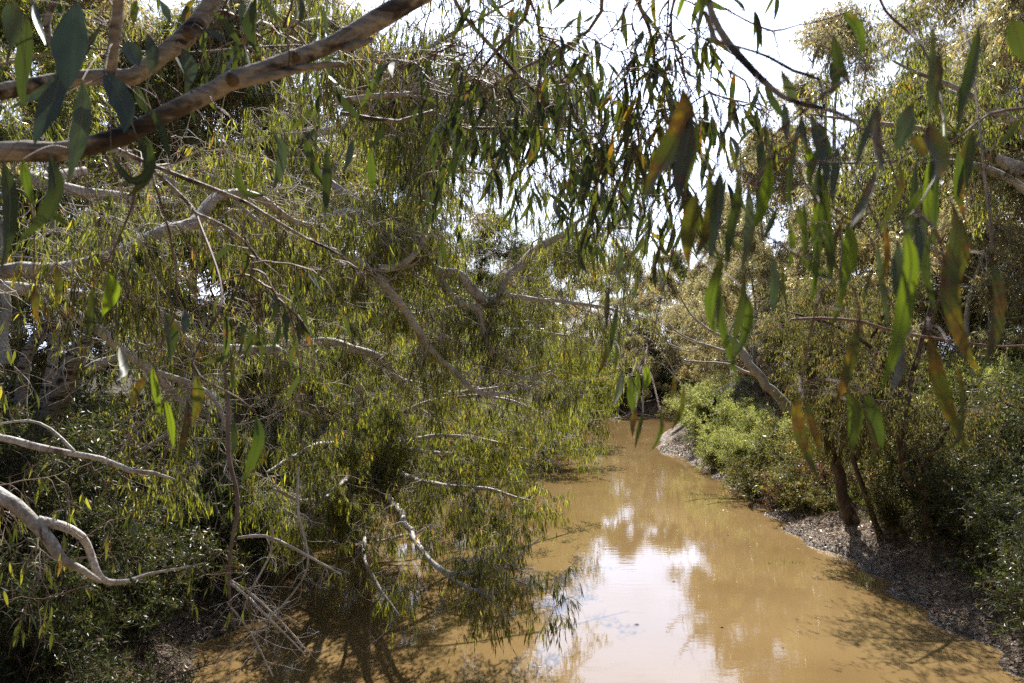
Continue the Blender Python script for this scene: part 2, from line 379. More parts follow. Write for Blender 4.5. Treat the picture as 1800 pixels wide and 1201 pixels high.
mu = n.new('ShaderNodeMath'); mu.operation = 'MULTIPLY'; l.new(n2.outputs['Fac'], mu.inputs[0]); l.new(r5.outputs['Color'], mu.inputs[1])
bp = n.new('ShaderNodeBump'); bp.inputs['Strength'].default_value = 0.16; bp.inputs['Distance'].default_value = 0.02
l.new(mu.outputs[0], bp.inputs['Height']); l.new(bp.outputs[0], pb.inputs['Normal']); l.new(pb.outputs[0], out.inputs['Surface'])
mb = MB()
wx = np.linspace(-20, 95, 30); wy = np.linspace(-62, 100, 40); gx2, gy2 = np.meshgrid(wx, wy, indexing='ij'); idx = np.arange(gx2.size).reshape(gx2.shape)
mb.add(np.stack([gx2, gy2, gx2 * 0], -1), np.stack([idx[:-1, :-1], idx[1:, :-1], idx[1:, 1:], idx[:-1, 1:]], -1))
tag(mb.build('river_water', m), kind='structure')

# ------------------------------------------------------------------ growing things
def conv(a, k):
    return np.convolve(a, k, 'full')[len(k) // 2:len(k) // 2 + len(a)]

def limb_line(pts, rad, rg, step=0.12, knob=0.06, jit=0.0):
    """traced points -> smooth centre line and radii"""
    a = np.hstack([np.asarray(pts, float), np.asarray(rad, float)[:, None]])
    s = spline(a, step)
    n_ = len(s)
    w = rg.normal(0, 1, (n_, 3)); k = np.hanning(7); k /= k.sum()
    for c in range(3): w[:, c] = conv(w[:, c], k)
    s[:, :3] += w * (s[:, 3:4] * 0.45 + jit)
    rr = s[:, 3] * (1 + knob * conv(rg.normal(0, 1.6, n_), np.hanning(5) / 2))
    return s[:, :3], np.maximum(rr, 0.002)

def px_limb(tr, rg, step=0.12, jit=0.0):
    """tr: list of (px, py, Y, width_px)"""
    pts = [P(a, b, c) for a, b, c, w in tr]; rad = [w * 0.5 * c / F_PX for a, b, c, w in tr]
    return limb_line(pts, rad, rg, step, jit=jit)

def sprout(rg, lines, n, t0, t1, length, K, wig, grav, out_up=0.2, fwd=0.6, side=1.0, back=0.0):
    """branches starting on given centre lines (list of (pts, rad)); weight by length"""
    Ls = np.array([np.linalg.norm(np.diff(p, axis=0), axis=1).sum() for p, r in lines])
    pick = rg.choice(len(lines), n, p=Ls / Ls.sum())
    st = np.zeros((n, 3)); d = np.zeros((n, 3)); r0 = np.zeros(n)
    for i, li in enumerate(pick):
        p, r_ = lines[li]; t = rg.uniform(t0, t1); k = min(int(t * (len(p) - 1)), len(p) - 2)
        st[i] = p[k]; d[i] = p[k + 1] - p[k]; r0[i] = r_[k]
    d = nrm(d); s = rg.normal(0, 1, (n, 3)); s = nrm(s - (s * d).sum(1, keepdims=True) * d)
    dd = d * fwd + s * side; dd[:, 2] += out_up; dd[:, 1] += back
    Lg = rg.uniform(length[0], length[1], n)
    return curves(rg, st, dd, Lg, K, wig, grav), r0, Lg

def taper(C, r0, r1, pw=0.8):
    K = C.shape[1]; t = np.linspace(0, 1, K)[None] ** pw
    return r0[:, None] * (1 - t) + r1 * t

def sub_sprout(rg, C, m, t0, t1, length, K, wig, grav, up=0.0, fwd=0.5):
    N = len(C); t = rg.uniform(t0, t1, (N, m)); p, tg = along(C, t)
    p = p.reshape(-1, 3); tg = tg.reshape(-1, 3); s = rg.normal(0, 1, p.shape); d = tg * fwd + nrm(s); d[:, 2] += up
    return curves(rg, p, d, rg.uniform(length[0], length[1], len(p)), K, wig, grav)

def leaf_on(rg, mb, C, m, t0, L, W, seg=1, down=1.0, spread=0.35, sick=0.3, sag=0.1, keep=1.0):
    N = len(C); t = rg.uniform(t0, 1.0, (N, m)); p, tg = along(C, t); p = p.reshape(-1, 3); tg = tg.reshape(-1, 3)
    if keep < 1: k = rg.uniform(0, 1, len(p)) < keep; p = p[k]; tg = tg[k]
    d = rg.normal(0, spread, p.shape) + tg * 0.35; d[:, 2] -= down
    n_ = len(p); Ls = rg.uniform(L[0], L[1], n_); leaves(mb, rg, p, d, Ls, Ls * rg.uniform(W[0], W[1], n_), seg, sick, sag)

def weeping_tree(name, label, lines, seed, base, n2, n3, m4, n_leaf, len2, len3, leafL, leafW, bark, seg=2, r_sec=0.018, t0=0.2, group=None, leafmat='leaf_gum', twigmat='twig', dead=0.0,
                 extra_leaf=None, grav3=0.32, sides=9, trunk_n=1, wig2=0.28, sprout_from=None, keep=1.0, out_up=0.25, grav2=0.03, back=0.0, groups=None, bare=0, bare_len=(.5, 1.5), bare_r=.008, bare_mat='dead', clump_cut=-9, spread=.24):
    """lines[:trunk_n] are trunk, the rest limbs"""
    rg = np.random.default_rng(seed)
    root = empty(name, base); b = np.array(base)
    tag(root, label, 'tree', group)
    for i, (p, r_) in enumerate(lines):
        mb = MB(); p2 = np.vstack([p, p[-1] + (p[-1] - p[-2]) * .3]); r2 = np.append(r_, 0.001)
        tubes(mb, p2 - b, r2, sides); own(root, mb.build('trunk' if i < trunk_n else 'limb', bark[0] if i < trunk_n else bark[1], root))
    src = lines[trunk_n:] if sprout_from is None else [lines[i] for i in sprout_from]
    if groups:
        parts_ = [sprout(rg, [lines[i] for i in g], n_, t0_, 1.0, l_, 11, wig2, grav2, out_up, back=bk) for g, n_, l_, t0_, bk in groups]
        C2, r0, L2 = (np.concatenate([q[k] for q in parts_]) for k in range(3))
    else:
        C2, r0, L2 = sprout(rg, src, n2, t0, 1.0, len2, 11, wig2, grav2, out_up, back=back)
    mb = MB(); R2 = np.minimum(r0 * 0.5, r_sec * L2 / len2[1])
    tubes(mb, C2 - b, taper(C2, R2, 0.003), 5)
    C3 = sub_sprout(rg, C2, n3, 0.15, 1.0, len3, 8, 0.22, grav3 * 0.5, 0.1)
    q_ = C3[:, 0]; ph = seed * 1.7
    fld = np.sin(q_[:, 0] * 2.3 + ph + 1.2 * np.sin(q_[:, 2] * 1.7)) + np.sin(q_[:, 1] * 1.9 + 2 * ph + np.sin(q_[:, 0] * 1.3)) + np.sin(q_[:, 2] * 2.6 + 3 * ph + np.sin(q_[:, 1]))
    C3 = C3[fld + rg.normal(0, .35, len(C3)) > clump_cut]
    r3 = np.full(len(C3), 0.0055); tubes(mb, C3 - b, taper(C3, r3, 0.0022), 4)
    if bare:
        Cn, _, Ln = sprout(rg, lines[trunk_n:], bare, .1, 1, bare_len, 9, .35, .03, .1, back=-.1)
        tubes(mb, Cn - b, taper(Cn, np.full(len(Cn), bare_r), bare_r * .35), 4, 1)
        Cn3 = sub_sprout(rg, Cn, 3, .2, 1, (bare_len[0] * .4, bare_len[1] * .4), 6, .35, .04); tubes(mb, Cn3 - b, taper(Cn3, np.full(len(Cn3), bare_r * .5), bare_r * .22), 3, 1)
    own(root, mb.build('branch', [M[twigmat], M[bare_mat]], root))
    C4 = sub_sprout(rg, C3, m4, 0.2, 1.0, (0.15, 0.5), 5, 0.16, grav3 * 1.3)
    mt = MB(); tubes(mt, C4 - b, taper(C4, np.full(len(C4), 0.0028), 0.0014), 3); own(root, mt.build('twig', M[twigmat], root))
    ml = MB()
    Cb = C4 - b
    if dead > 0: Cb = Cb[rg.uniform(0, 1, len(Cb)) > dead]
    leaf_on(rg, ml, Cb, n_leaf, 0.15, leafL, leafW, seg, 1.0, spread, sick=.3 if spread < .3 else .6, keep=keep)
    own(root, ml.build('foliage', M[leafmat], root))
    return root

def crown_tree(name, seed, H, spread, bare, n_clump, tw, nl, leafL, leafW, leafmat, bark='bark_white', trunk_r=0.25, lean=(0, 0), clump_r=(0.9, 1.7), top=0.9, droop=0.35, forks=8, sides=8):
    """whole tree standing at the origin"""
    rg = np.random.default_rng(seed); root = empty(name)
    tp = np.array([[0, 0, -0.6], [lean[0] * .2, lean[1] * .2, H * .2], [lean[0] * .5 + rg.normal(0, .25), lean[1] * .5, H * .45], [lean[0] * .8, lean[1] * .8 + rg.normal(0, .3), H * .68], [lean[0], lean[1], H * .86]])
    tl, tr_ = limb_line(tp, [trunk_r * 1.25, trunk_r, trunk_r * .75, trunk_r * .45, trunk_r * .15], rg, 0.4, 0.04)
    mb = MB(); tubes(mb, tl, tr_, sides); own(root, mb.build('trunk', M[bark], root))
    # clump centres in an uneven crown
    u = rg.uniform(0, 1, n_clump) ** 0.8; z = bare + (H - bare) * u
    prof = np.sin(np.clip((z - bare) / (H - bare) * 0.86 + 0.14, 0, 1) * np.pi) ** 0.6
    ang = rg.uniform(0, 2 * np.pi, n_clump); lob = 1 + 0.28 * np.sin(ang * 3 + seed) + 0.2 * np.sin(ang * 2 + seed * 2 + z * 0.5)
    rr = spread * prof * lob * rg.uniform(0.25, 1.0, n_clump) ** 0.5
    k = np.clip(z / (H * .86), 0, 1)
    cc = np.stack([np.cos(ang) * rr + lean[0] * k, np.sin(ang) * rr + lean[1] * k, z], 1)
    # forks from the trunk, then branches to every clump
    lines = [(tl, tr_)]
    mb = MB()
    order = rg.permutation(n_clump)[:forks]
    for j in order:
        c = cc[j]; t = rg.uniform(0.3, 0.8) * min(1, c[2] / H + 0.1); i0 = int(np.clip(t, 0.15, 0.92) * (len(tl) - 1)); s = tl[i0]
        if s[2] > c[2] - 0.6: i0 = int(i0 * 0.6); s = tl[i0]
        mid = s * .5 + c * .5 + np.array([0, 0, -0.08 * np.linalg.norm(c - s)]) + rg.normal(0, .35, 3)
        lp, lr = limb_line([s, s * .75 + c * .25 + rg.normal(0, .2, 3), mid, c], [tr_[i0] * .6, tr_[i0] * .45, tr_[i0] * .3, 0.02], rg, 0.35, 0.05)
        lines.append((lp, lr)); tubes(mb, lp, lr, 6)
    allp = np.vstack([p for p, r_ in lines]); allr = np.concatenate([r_ for p, r_ in lines])
    for j in range(n_clump):
        c = cc[j]; dd = np.linalg.norm(allp - c, axis=1) + np.maximum(0, allp[:, 2] - c[2]) * 1.5 ; i0 = int(dd.argmin()); s = allp[i0]
        lp, lr = limb_line([s, (s + c) / 2 + rg.normal(0, .18, 3), c], [min(allr[i0] * .6, .05), .022, .008], rg, 0.4, 0.05)
        tubes(mb, lp, lr, 4)
    own(root, mb.build('limb', M[bark], root))
    # leafy twigs
    st = np.repeat(cc, tw, 0); N = len(st); cr_ = np.repeat(rg.uniform(clump_r[0], clump_r[1], n_clump), tw)
    d = rg.normal(0, 1, (N, 3)); d[:, 2] = d[:, 2] * 0.9 + .2; C = curves(rg, st, d, cr_ * rg.uniform(.5, 1.1, N), 6, 0.25, droop * .5)
    mt = MB(); tubes(mt, C, taper(C, np.full(N, .007), .003), 3); own(root, mt.build('twig', M['twig'], root))
    ml = MB(); leaf_on(rg, ml, C, nl, 0.25, leafL, leafW, 1, 0.8, 0.5, keep=0.9); own(root, ml.build('foliage', M[leafmat], root))
    return root

def shrub(name, seed, H, spread, n_stem, n2, m3, nl, leafL, leafW, leafmat, bark='bark_dark', up=0.5):
    rg = np.random.default_rng(seed); root = empty(name)
    a = rg.uniform(0, 6.28, n_stem); d = np.stack([np.cos(a) * spread / H, np.sin(a) * spread / H, np.ones(n_stem)], 1) * 1.0
    d[:, :2] *= rg.uniform(.2, 1.3, (n_stem, 1))
    st = np.stack([np.cos(a) * .15, np.sin(a) * .15, np.full(n_stem, -0.3)], 1)
    C1 = curves(rg, st, d, rg.uniform(.7, 1.1, n_stem) * H, 10, .12, 0.0)
    mb = MB(); tubes(mb, C1, taper(C1, np.full(n_stem, .035), .008), 5)
    C2 = sub_sprout(rg, C1, n2, .15, 1, (.25 * H, .5 * H), 8, .16, 0.03, up); tubes(mb, C2, taper(C2, np.full(len(C2), .012), .003), 4)
    own(root, mb.build('stem', M[bark], root))
    C3 = sub_sprout(rg, C2, m3, .15, 1, (.15, .5), 5, .18, 0.0, up * .6)
    mt = MB(); tubes(mt, C3, taper(C3, np.full(len(C3), .003), .0015), 3); own(root, mt.build('twig', M['twig'], root))
    ml = MB(); leaf_on(rg, ml, C3, nl, .05, leafL, leafW, 1, -0.15, 0.75); own(root, ml.build('foliage', M[leafmat], root))
    return root

exec_order = []
# ------------------------------------------------------------------ tall gums and thickets behind (prototypes, then copies)
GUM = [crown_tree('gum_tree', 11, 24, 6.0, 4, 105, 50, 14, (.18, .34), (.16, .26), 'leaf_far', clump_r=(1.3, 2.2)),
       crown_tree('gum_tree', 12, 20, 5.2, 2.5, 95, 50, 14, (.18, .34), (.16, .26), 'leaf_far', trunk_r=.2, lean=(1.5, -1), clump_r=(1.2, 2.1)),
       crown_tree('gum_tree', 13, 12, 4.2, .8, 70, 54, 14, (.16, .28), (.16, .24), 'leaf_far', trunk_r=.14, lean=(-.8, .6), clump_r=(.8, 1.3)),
       crown_tree('gum_tree', 14, 16, 5.0, 1.2, 85, 50, 13, (.18, .30), (.14, .20), 'leaf_gum', trunk_r=.18, lean=(.8, -.6), clump_r=(.9, 1.5))]
for g_ in GUM: g_['category'] = 'tree'
used = set()
def put(proto, px, Y, s, rz, label, group, sz=None, cat=None):
    x = (px - 900) / F_PX * Y; loc = (x, Y, gz(x, Y) - 0.15)
    if id(proto) not in used:
        used.add(id(proto)); proto.location = loc; proto.rotation_euler = (0, 0, rz); proto.scale = (s, s, sz or s); proto['label'] = label; proto['group'] = group
        return proto
    return dup(proto, loc, rz, s, label, group, sz)
G_R = 'tall gums on the right bank'; G_F = 'pale trees far up the river'; G_L = 'gums behind the left bank'
# (prototype, px, Y, scale, rotation, label, group)
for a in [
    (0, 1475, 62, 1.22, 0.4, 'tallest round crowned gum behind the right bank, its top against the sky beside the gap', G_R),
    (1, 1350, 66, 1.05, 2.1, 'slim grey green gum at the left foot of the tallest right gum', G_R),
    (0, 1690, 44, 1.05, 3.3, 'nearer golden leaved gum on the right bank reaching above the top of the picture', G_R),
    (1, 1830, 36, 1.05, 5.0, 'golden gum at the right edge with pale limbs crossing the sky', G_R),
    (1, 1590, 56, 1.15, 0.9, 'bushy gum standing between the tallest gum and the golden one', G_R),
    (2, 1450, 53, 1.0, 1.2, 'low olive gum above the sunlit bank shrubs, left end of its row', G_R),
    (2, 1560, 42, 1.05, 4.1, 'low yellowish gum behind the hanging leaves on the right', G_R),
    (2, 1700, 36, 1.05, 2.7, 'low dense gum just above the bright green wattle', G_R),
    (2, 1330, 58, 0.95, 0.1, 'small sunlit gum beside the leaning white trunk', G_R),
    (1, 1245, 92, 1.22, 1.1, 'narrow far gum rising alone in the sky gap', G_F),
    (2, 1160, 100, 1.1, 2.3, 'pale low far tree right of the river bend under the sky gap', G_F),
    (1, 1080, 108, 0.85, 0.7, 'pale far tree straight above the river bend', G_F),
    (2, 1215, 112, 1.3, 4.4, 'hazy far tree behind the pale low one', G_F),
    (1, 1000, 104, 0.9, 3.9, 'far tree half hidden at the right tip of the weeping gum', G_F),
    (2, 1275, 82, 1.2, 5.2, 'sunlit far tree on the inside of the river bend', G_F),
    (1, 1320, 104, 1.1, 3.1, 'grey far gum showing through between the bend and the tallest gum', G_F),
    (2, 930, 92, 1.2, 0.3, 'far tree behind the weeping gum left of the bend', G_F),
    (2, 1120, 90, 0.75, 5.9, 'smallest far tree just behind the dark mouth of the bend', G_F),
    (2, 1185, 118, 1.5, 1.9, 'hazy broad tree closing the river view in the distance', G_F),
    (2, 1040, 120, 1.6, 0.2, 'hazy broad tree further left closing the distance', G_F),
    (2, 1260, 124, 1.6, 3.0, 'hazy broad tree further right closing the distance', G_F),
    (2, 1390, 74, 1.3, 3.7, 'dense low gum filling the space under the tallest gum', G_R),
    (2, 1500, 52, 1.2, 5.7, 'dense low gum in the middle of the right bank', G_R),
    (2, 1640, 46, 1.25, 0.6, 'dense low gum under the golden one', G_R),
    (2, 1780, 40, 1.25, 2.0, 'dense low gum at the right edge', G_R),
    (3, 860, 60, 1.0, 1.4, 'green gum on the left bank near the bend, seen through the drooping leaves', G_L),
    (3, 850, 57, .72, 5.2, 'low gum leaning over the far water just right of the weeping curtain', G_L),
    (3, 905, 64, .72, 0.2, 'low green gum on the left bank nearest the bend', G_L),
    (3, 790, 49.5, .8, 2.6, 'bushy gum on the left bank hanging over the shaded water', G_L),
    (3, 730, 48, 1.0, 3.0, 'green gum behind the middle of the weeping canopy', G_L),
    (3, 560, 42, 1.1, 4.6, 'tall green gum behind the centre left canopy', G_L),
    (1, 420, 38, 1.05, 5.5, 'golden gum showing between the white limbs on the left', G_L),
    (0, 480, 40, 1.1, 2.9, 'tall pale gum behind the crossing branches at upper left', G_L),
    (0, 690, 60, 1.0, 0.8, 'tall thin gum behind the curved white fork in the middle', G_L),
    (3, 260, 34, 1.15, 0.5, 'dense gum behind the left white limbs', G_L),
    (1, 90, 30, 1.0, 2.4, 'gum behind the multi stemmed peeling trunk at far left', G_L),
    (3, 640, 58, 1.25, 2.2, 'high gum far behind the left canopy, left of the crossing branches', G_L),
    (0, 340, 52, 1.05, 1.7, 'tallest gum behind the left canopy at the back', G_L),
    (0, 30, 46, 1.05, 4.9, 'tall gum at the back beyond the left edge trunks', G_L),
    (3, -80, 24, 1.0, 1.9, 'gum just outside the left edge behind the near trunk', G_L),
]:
    put(GUM[a[0]], a[1], a[2], a[3], a[4], a[5], a[6])

# ------------------------------------------------------------------ shrubs
SH = {'wattle': shrub('wattle_shrub', 21, 2.6, 1.5, 16, 14, 10, 12, (.08, .16), (.15, .24), 'leaf_wattle'),
      'tea': shrub('tea_tree_shrub', 22, 2.8, 1.4, 16, 14, 10, 11, (.07, .15), (.14, .22), 'leaf_teatree'),
      'olive': shrub('olive_shrub', 23, 2.2, 1.5, 16, 14, 9, 10, (.07, .14), (.2, .3), 'leaf_olive'),
      'dry': shrub('dry_shrub', 24, 1.3, 1.2, 12, 12, 8, 9, (.05, .09), (.2, .4), 'leaf_dry')}
for s_ in SH.values(): s_['category'] = 'shrub'
G_RS = 'shrubs along the right bank'; G_LS = 'undergrowth on the left bank'; G_FS = 'dark shrubs round the river bend'
for a in [
    ('wattle', 1240, 55, 1.25, .3, 'light green wattle nearest the pale mud point on the right bank', G_RS),
    ('wattle', 1280, 50, 1.1, 1.3, 'bright feathery wattle overhanging the mud edge, second from the mud point', G_RS),
    ('wattle', 1325, 46, .95, 2.3, 'tall bright wattle below the lower end of the leaning white trunk', G_RS),
    ('olive', 1335, 40, 1.0, 2.9, 'rounded olive shrub at the water edge left of the russet one', G_RS),
    ('dry', 1390, 36, 1.3, .6, 'russet brown bush right at the mud edge', G_RS),
    ('wattle', 1385, 41, .95, 4.2, 'light green bush behind the russet brown bush', G_RS),
    ('olive', 1430, 37, 1.5, 5.1, 'yellow green shrub above the muddy edge left of the dark leaning trunk', G_RS),
    ('tea', 1460, 44, 1.5, 1.1, 'dark shrub behind the yellow green one', G_RS),
    ('dry', 1420, 46, 2.3, 3.1, 'large russet dying shrub in the middle of the right bank', G_RS),
    ('dry', 1345, 60, 1.8, 4.0, 'faded russet shrub behind the tall bright wattle', G_RS),
    ('olive', 1500, 34, 1.25, .2, 'olive shrub behind the dark leaning trunk', G_RS),
    ('tea', 1545, 38, 1.4, 2.2, 'dark tea tree in shade right of the dark leaning trunk', G_RS),
    ('olive', 1590, 32, 1.3, 3.7, 'mottled olive shrub at the top of the litter covered slope', G_RS),
    ('wattle', 1690, 33, 1.45, 1.8, 'vivid green wattle glowing behind the longest hanging leaf', G_RS),
    ('wattle', 1790, 31, 1.45, 4.9, 'vivid green wattle at the right edge of the picture', G_RS),
    ('wattle', 1740, 36, 1.6, 0.1, 'bright wattle behind the two vivid ones', G_RS),
    ('tea', 1655, 26, 1.2, .9, 'dark green shrub over the pale slope of leaf litter', G_RS),
    ('tea', 1740, 23.5, 1.15, 3.9, 'grey green feathery shrub with a lit top in the right foreground', G_RS),
    ('tea', 1800, 20.5, 1.0, 2.0, 'dark bush at the lower right edge above the mud', G_RS),
    ('tea', 1840, 25, 1.35, 5.6, 'tall dark bush at the right edge behind the foreground ones', G_RS),
    ('olive', 1700, 29, 1.3, 4.4, 'olive bush between the dark shrub and the vivid wattles', G_RS),
    ('tea', 1870, 17.5, 1.0, .5, 'dark bush at the bottom right corner', G_RS),
    ('olive', 1415, 34, .95, 1.5, 'low yellow green bush right above the pale mud strip', G_RS),
    ('wattle', 1360, 43, .8, 5.5, 'small bright bush between the olive shrub and the light green one', G_RS),
    ('wattle', 1295, 44, .8, 0.9, 'small pale bush low over the water below the white trunk', G_RS),
    ('wattle', 1265, 47, .85, 3.6, 'small light bush just right of the mud point', G_RS),
    ('olive', 1350, 38.5, .9, 0.4, 'dull green bush hanging over the mud left of the russet brown one', G_RS),
    ('wattle', 1225, 60, 1.0, 2.0, 'small pale green bush beside the mud point', G_RS),
    ('olive', 1470, 31.5, .75, 4.0, 'small olive bush touching the foot of the dark leaning trunk', G_RS),
    ('dry', 1450, 33, 1.5, 2.2, 'low russet bush behind the foot of the dark leaning trunk', G_RS),
    ('wattle', 1620, 37, 1.5, 2.9, 'light green wattle left of the vivid ones', G_RS),
    ('olive', 1580, 27.5, .7, 0.8, 'small bush on the crest of the litter slope', G_RS),
    ('wattle', 1850, 34, 1.8, 3.3, 'tall bright wattle beyond the right edge one', G_RS),
    ('olive', 1290, 72, 1.7, 1.1, 'grey green bush far behind the leaning white trunk', G_FS),
    ('olive', 1330, 80, 2.2, 4.1, 'big pale bush far behind the bright wattles', G_FS),
    ('olive', 1190, 104, 2.4, 5.0, 'hazy bush on the far shore at the right of the bend', G_FS),
    ('tea', 1120, 100, 2.6, 3.9, 'tall dark bush closing the view at the bend', G_FS),
    ('olive', 1050, 98, 2.6, .9, 'tall grey bush left of the one closing the bend', G_FS),
    ('olive', 1215, 64, 1.1, .5, 'pale bush at the tip of the right bank before the bend', G_FS),
    ('olive', 1250, 70, 1.3, 2.5, 'second pale bush behind the tip of the right bank', G_FS),
    ('tea', 1060, 90, 1.6, .3, 'dark shrub left side of the dark mouth of the bend', G_FS),
    ('tea', 1100, 94, 1.7, 1.9, 'dark shrub in the middle of the far bank', G_FS),
    ('tea', 1145, 96, 1.7, 3.3, 'dark shrub on the far bank right of the middle one', G_FS),
    ('tea', 1190, 98, 1.7, 4.7, 'dark shrub on the far bank furthest right', G_FS),
    ('tea', 1010, 82, 1.6, 5.7, 'dark shrub on the left shore where the river turns', G_FS),
    ('tea', 960, 70, 1.5, 2.6, 'dark shrub on the left shore before the turn', G_FS),
    ('tea', 900, 60, 1.5, 0.9, 'shaded shrub under the right end of the weeping canopy', G_FS),
    ('tea', 740, 46, 1.5, 1.9, 'dark bush low behind the middle of the weeping canopy', G_LS),
    ('tea', 600, 36, 1.5, 3.9, 'dark bush behind the brown upright trunk', G_LS),
    ('tea', 480, 27, 1.3, 1.2, 'deep green bush low behind the dead twigs', G_LS),
    ('wattle', 400, 31, 1.3, 2.8, 'lit green bush seen through the left limbs', G_LS),
    ('tea', 350, 22, 1.25, .4, 'dark fine leaved bush behind the forked bare branch', G_LS),
    ('tea', 230, 18.5, 1.1, 2.2, 'dark feathery bush left of the forked bare branch tip', G_LS),
    ('wattle', 260, 27, 1.35, 3.3, 'lit light green bush above the dark bushes on the left', G_LS),
    ('tea', 120, 20, 1.2, 5.2, 'dark bush at the foot of the peeling stems', G_LS),
    ('tea', 60, 14.5, 1.0, 4.0, 'near dark bush under the forked bare branch at the left edge', G_LS),
    ('tea', 170, 13.2, 0.85, 0.7, 'low leafy bush in the bottom left beside the mud', G_LS),
    ('tea', -20, 17, 1.3, 2.7, 'tall dark bush at the left edge', G_LS),
    ('olive', 30, 25, 1.4, 1.3, 'greyish bush behind the peeling stems', G_LS),
    ('olive', 160, 30, 1.5, 3.0, 'sunlit olive bush far behind the peeling stems', G_LS),
    ('olive', 560, 30, 1.2, 5.4, 'sunlit olive bush low behind the weeping leaves', G_LS),
    ('tea', 20, 11.2, 0.75, 0.7, 'small leafy bush in the bottom left corner', G_LS),
]:
    put(SH[a[0]], a[1], a[2], a[3], a[4], a[5], a[6])

# ------------------------------------------------------------------ right bank trees that lean over the mud
rg = np.random.default_rng(77)
def gp(px, Y, dz=0.0):
    x = (px - 900) / F_PX * Y; return np.array([x, Y, gz(x, Y) + dz])
def add_lines(*ls): return [px_limb(t, rg, 0.15) for t in ls]
b = gp(1508, 29.5, -.3)
ln = [limb_line([b, P(1497, 900, 29.5), P(1480, 850, 29.8), P(1455, 760, 30), P(1440, 640, 30.4), P(1460, 500, 31)], [.30, .26, .21, .17, .13, .08], rg, .2),
      limb_line([P(1470, 820, 29.9), P(1500, 740, 29), P(1550, 640, 28), P(1560, 520, 27)], [.12, .1, .07, .03], rg, .2),
      limb_line([P(1445, 700, 30.2), P(1500, 640, 29), P(1540, 580, 27), P(1580, 500, 26)], [.1, .08, .05, .03], rg, .2)]
weeping_tree('leaning_tree', 'dark rough trunk leaning left out of the mud on the right bank', ln, 31, tuple(b), 70, 10, 5, 8, (1.2, 3.2), (.4, .9), (.09, .16), (.2, .3), (M['bark_dark'], M['bark_dark']), seg=1, keep=.85, t0=.25, leafmat='leaf_olive', groups=[([0], 90, (.7, 1.9), .34, -.5), ([1, 2], 50, (1.2, 3), .25, 0)])
b = gp(1552, 27.5, -.3)
ln = [limb_line([b, P(1540, 920, 27.5), P(1520, 870, 27.8), P(1500, 800, 28), P(1490, 700, 28.4), P(1500, 560, 29)], [.13, .11, .09, .08, .07, .04], rg, .2),
      limb_line([P(1505, 810, 28), P(1530, 740, 27.6), P(1535, 640, 27)], [.06, .05, .03], rg, .2)]
weeping_tree('slender_tree', 'slender dark stem just right of the thick leaning trunk', ln, 32, tuple(b), 46, 9, 5, 8, (.8, 2.2), (.4, .9), (.09, .16), (.2, .3), (M['bark_dark'], M['bark_dark']), seg=1, keep=.85, t0=.25, leafmat='leaf_olive')
b = gp(1648, 25.5, -.3)
ln = [limb_line([b, P(1630, 890, 25.5), P(1600, 840, 25.3), P(1585, 780, 25), P(1600, 680, 25), P(1640, 520, 25)], [.2, .17, .14, .12, .1, .05], rg, .2),
      limb_line([P(1592, 720, 25), P(1540, 620, 25.6), P(1460, 570, 26.2), P(1370, 545, 27)], [.1, .07, .05, .02], rg, .2),
      limb_line([P(1592, 760, 25), P(1530, 700, 24), P(1470, 690, 23)], [.07, .05, .02], rg, .2),
      limb_line([P(1605, 845, 25.3), P(1650, 780, 25), P(1700, 700, 24)], [.09, .07, .03], rg, .2)]
weeping_tree('crooked_tree', 'crooked dark trunk beside the pale slope of leaf litter', ln, 33, tuple(b), 66, 9, 5, 8, (1.2, 3.0), (.4, .9), (.07, .13), (.2, .3), (M['bark_dark'], M['bark_dark']), seg=1, keep=.85, t0=.25, leafmat='leaf_olive')
# high crown out of the picture on the right: it throws the dappled shade on the water
b = gp(2060, 20, -.3)
ln = [limb_line([b, b + np.array([-.5, 0, 4]), b + np.array([-1.2, .5, 8]), b + np.array([-1.5, 1, 12])], [.4, .33, .26, .15], rg, .3)]
for dx, dy, dz in [(-5, 3, 10), (-6.5, 1, 12), (-4, 5, 13), (-6, 6, 10.5), (-3, -2, 12), (-7.5, 4, 11.5)]:
    ln.append(limb_line([b + np.array([-1, .3, 6.5]), b + np.array([-1 + dx * .4, dy * .4, 8.5 + (dz - 8) * .4]), b + np.array([dx, dy, dz])], [.16, .1, .03], rg, .25))
weeping_tree('overhanging_gum', 'high gum on the right bank shading the water from beyond the frame', ln, 34, tuple(b), 60, 9, 5, 9, (1.2, 3), (.5, 1.1), (.13, .2), (.13, .2), (M['bark_white'], M['bark_white']), seg=1, t0=.5)

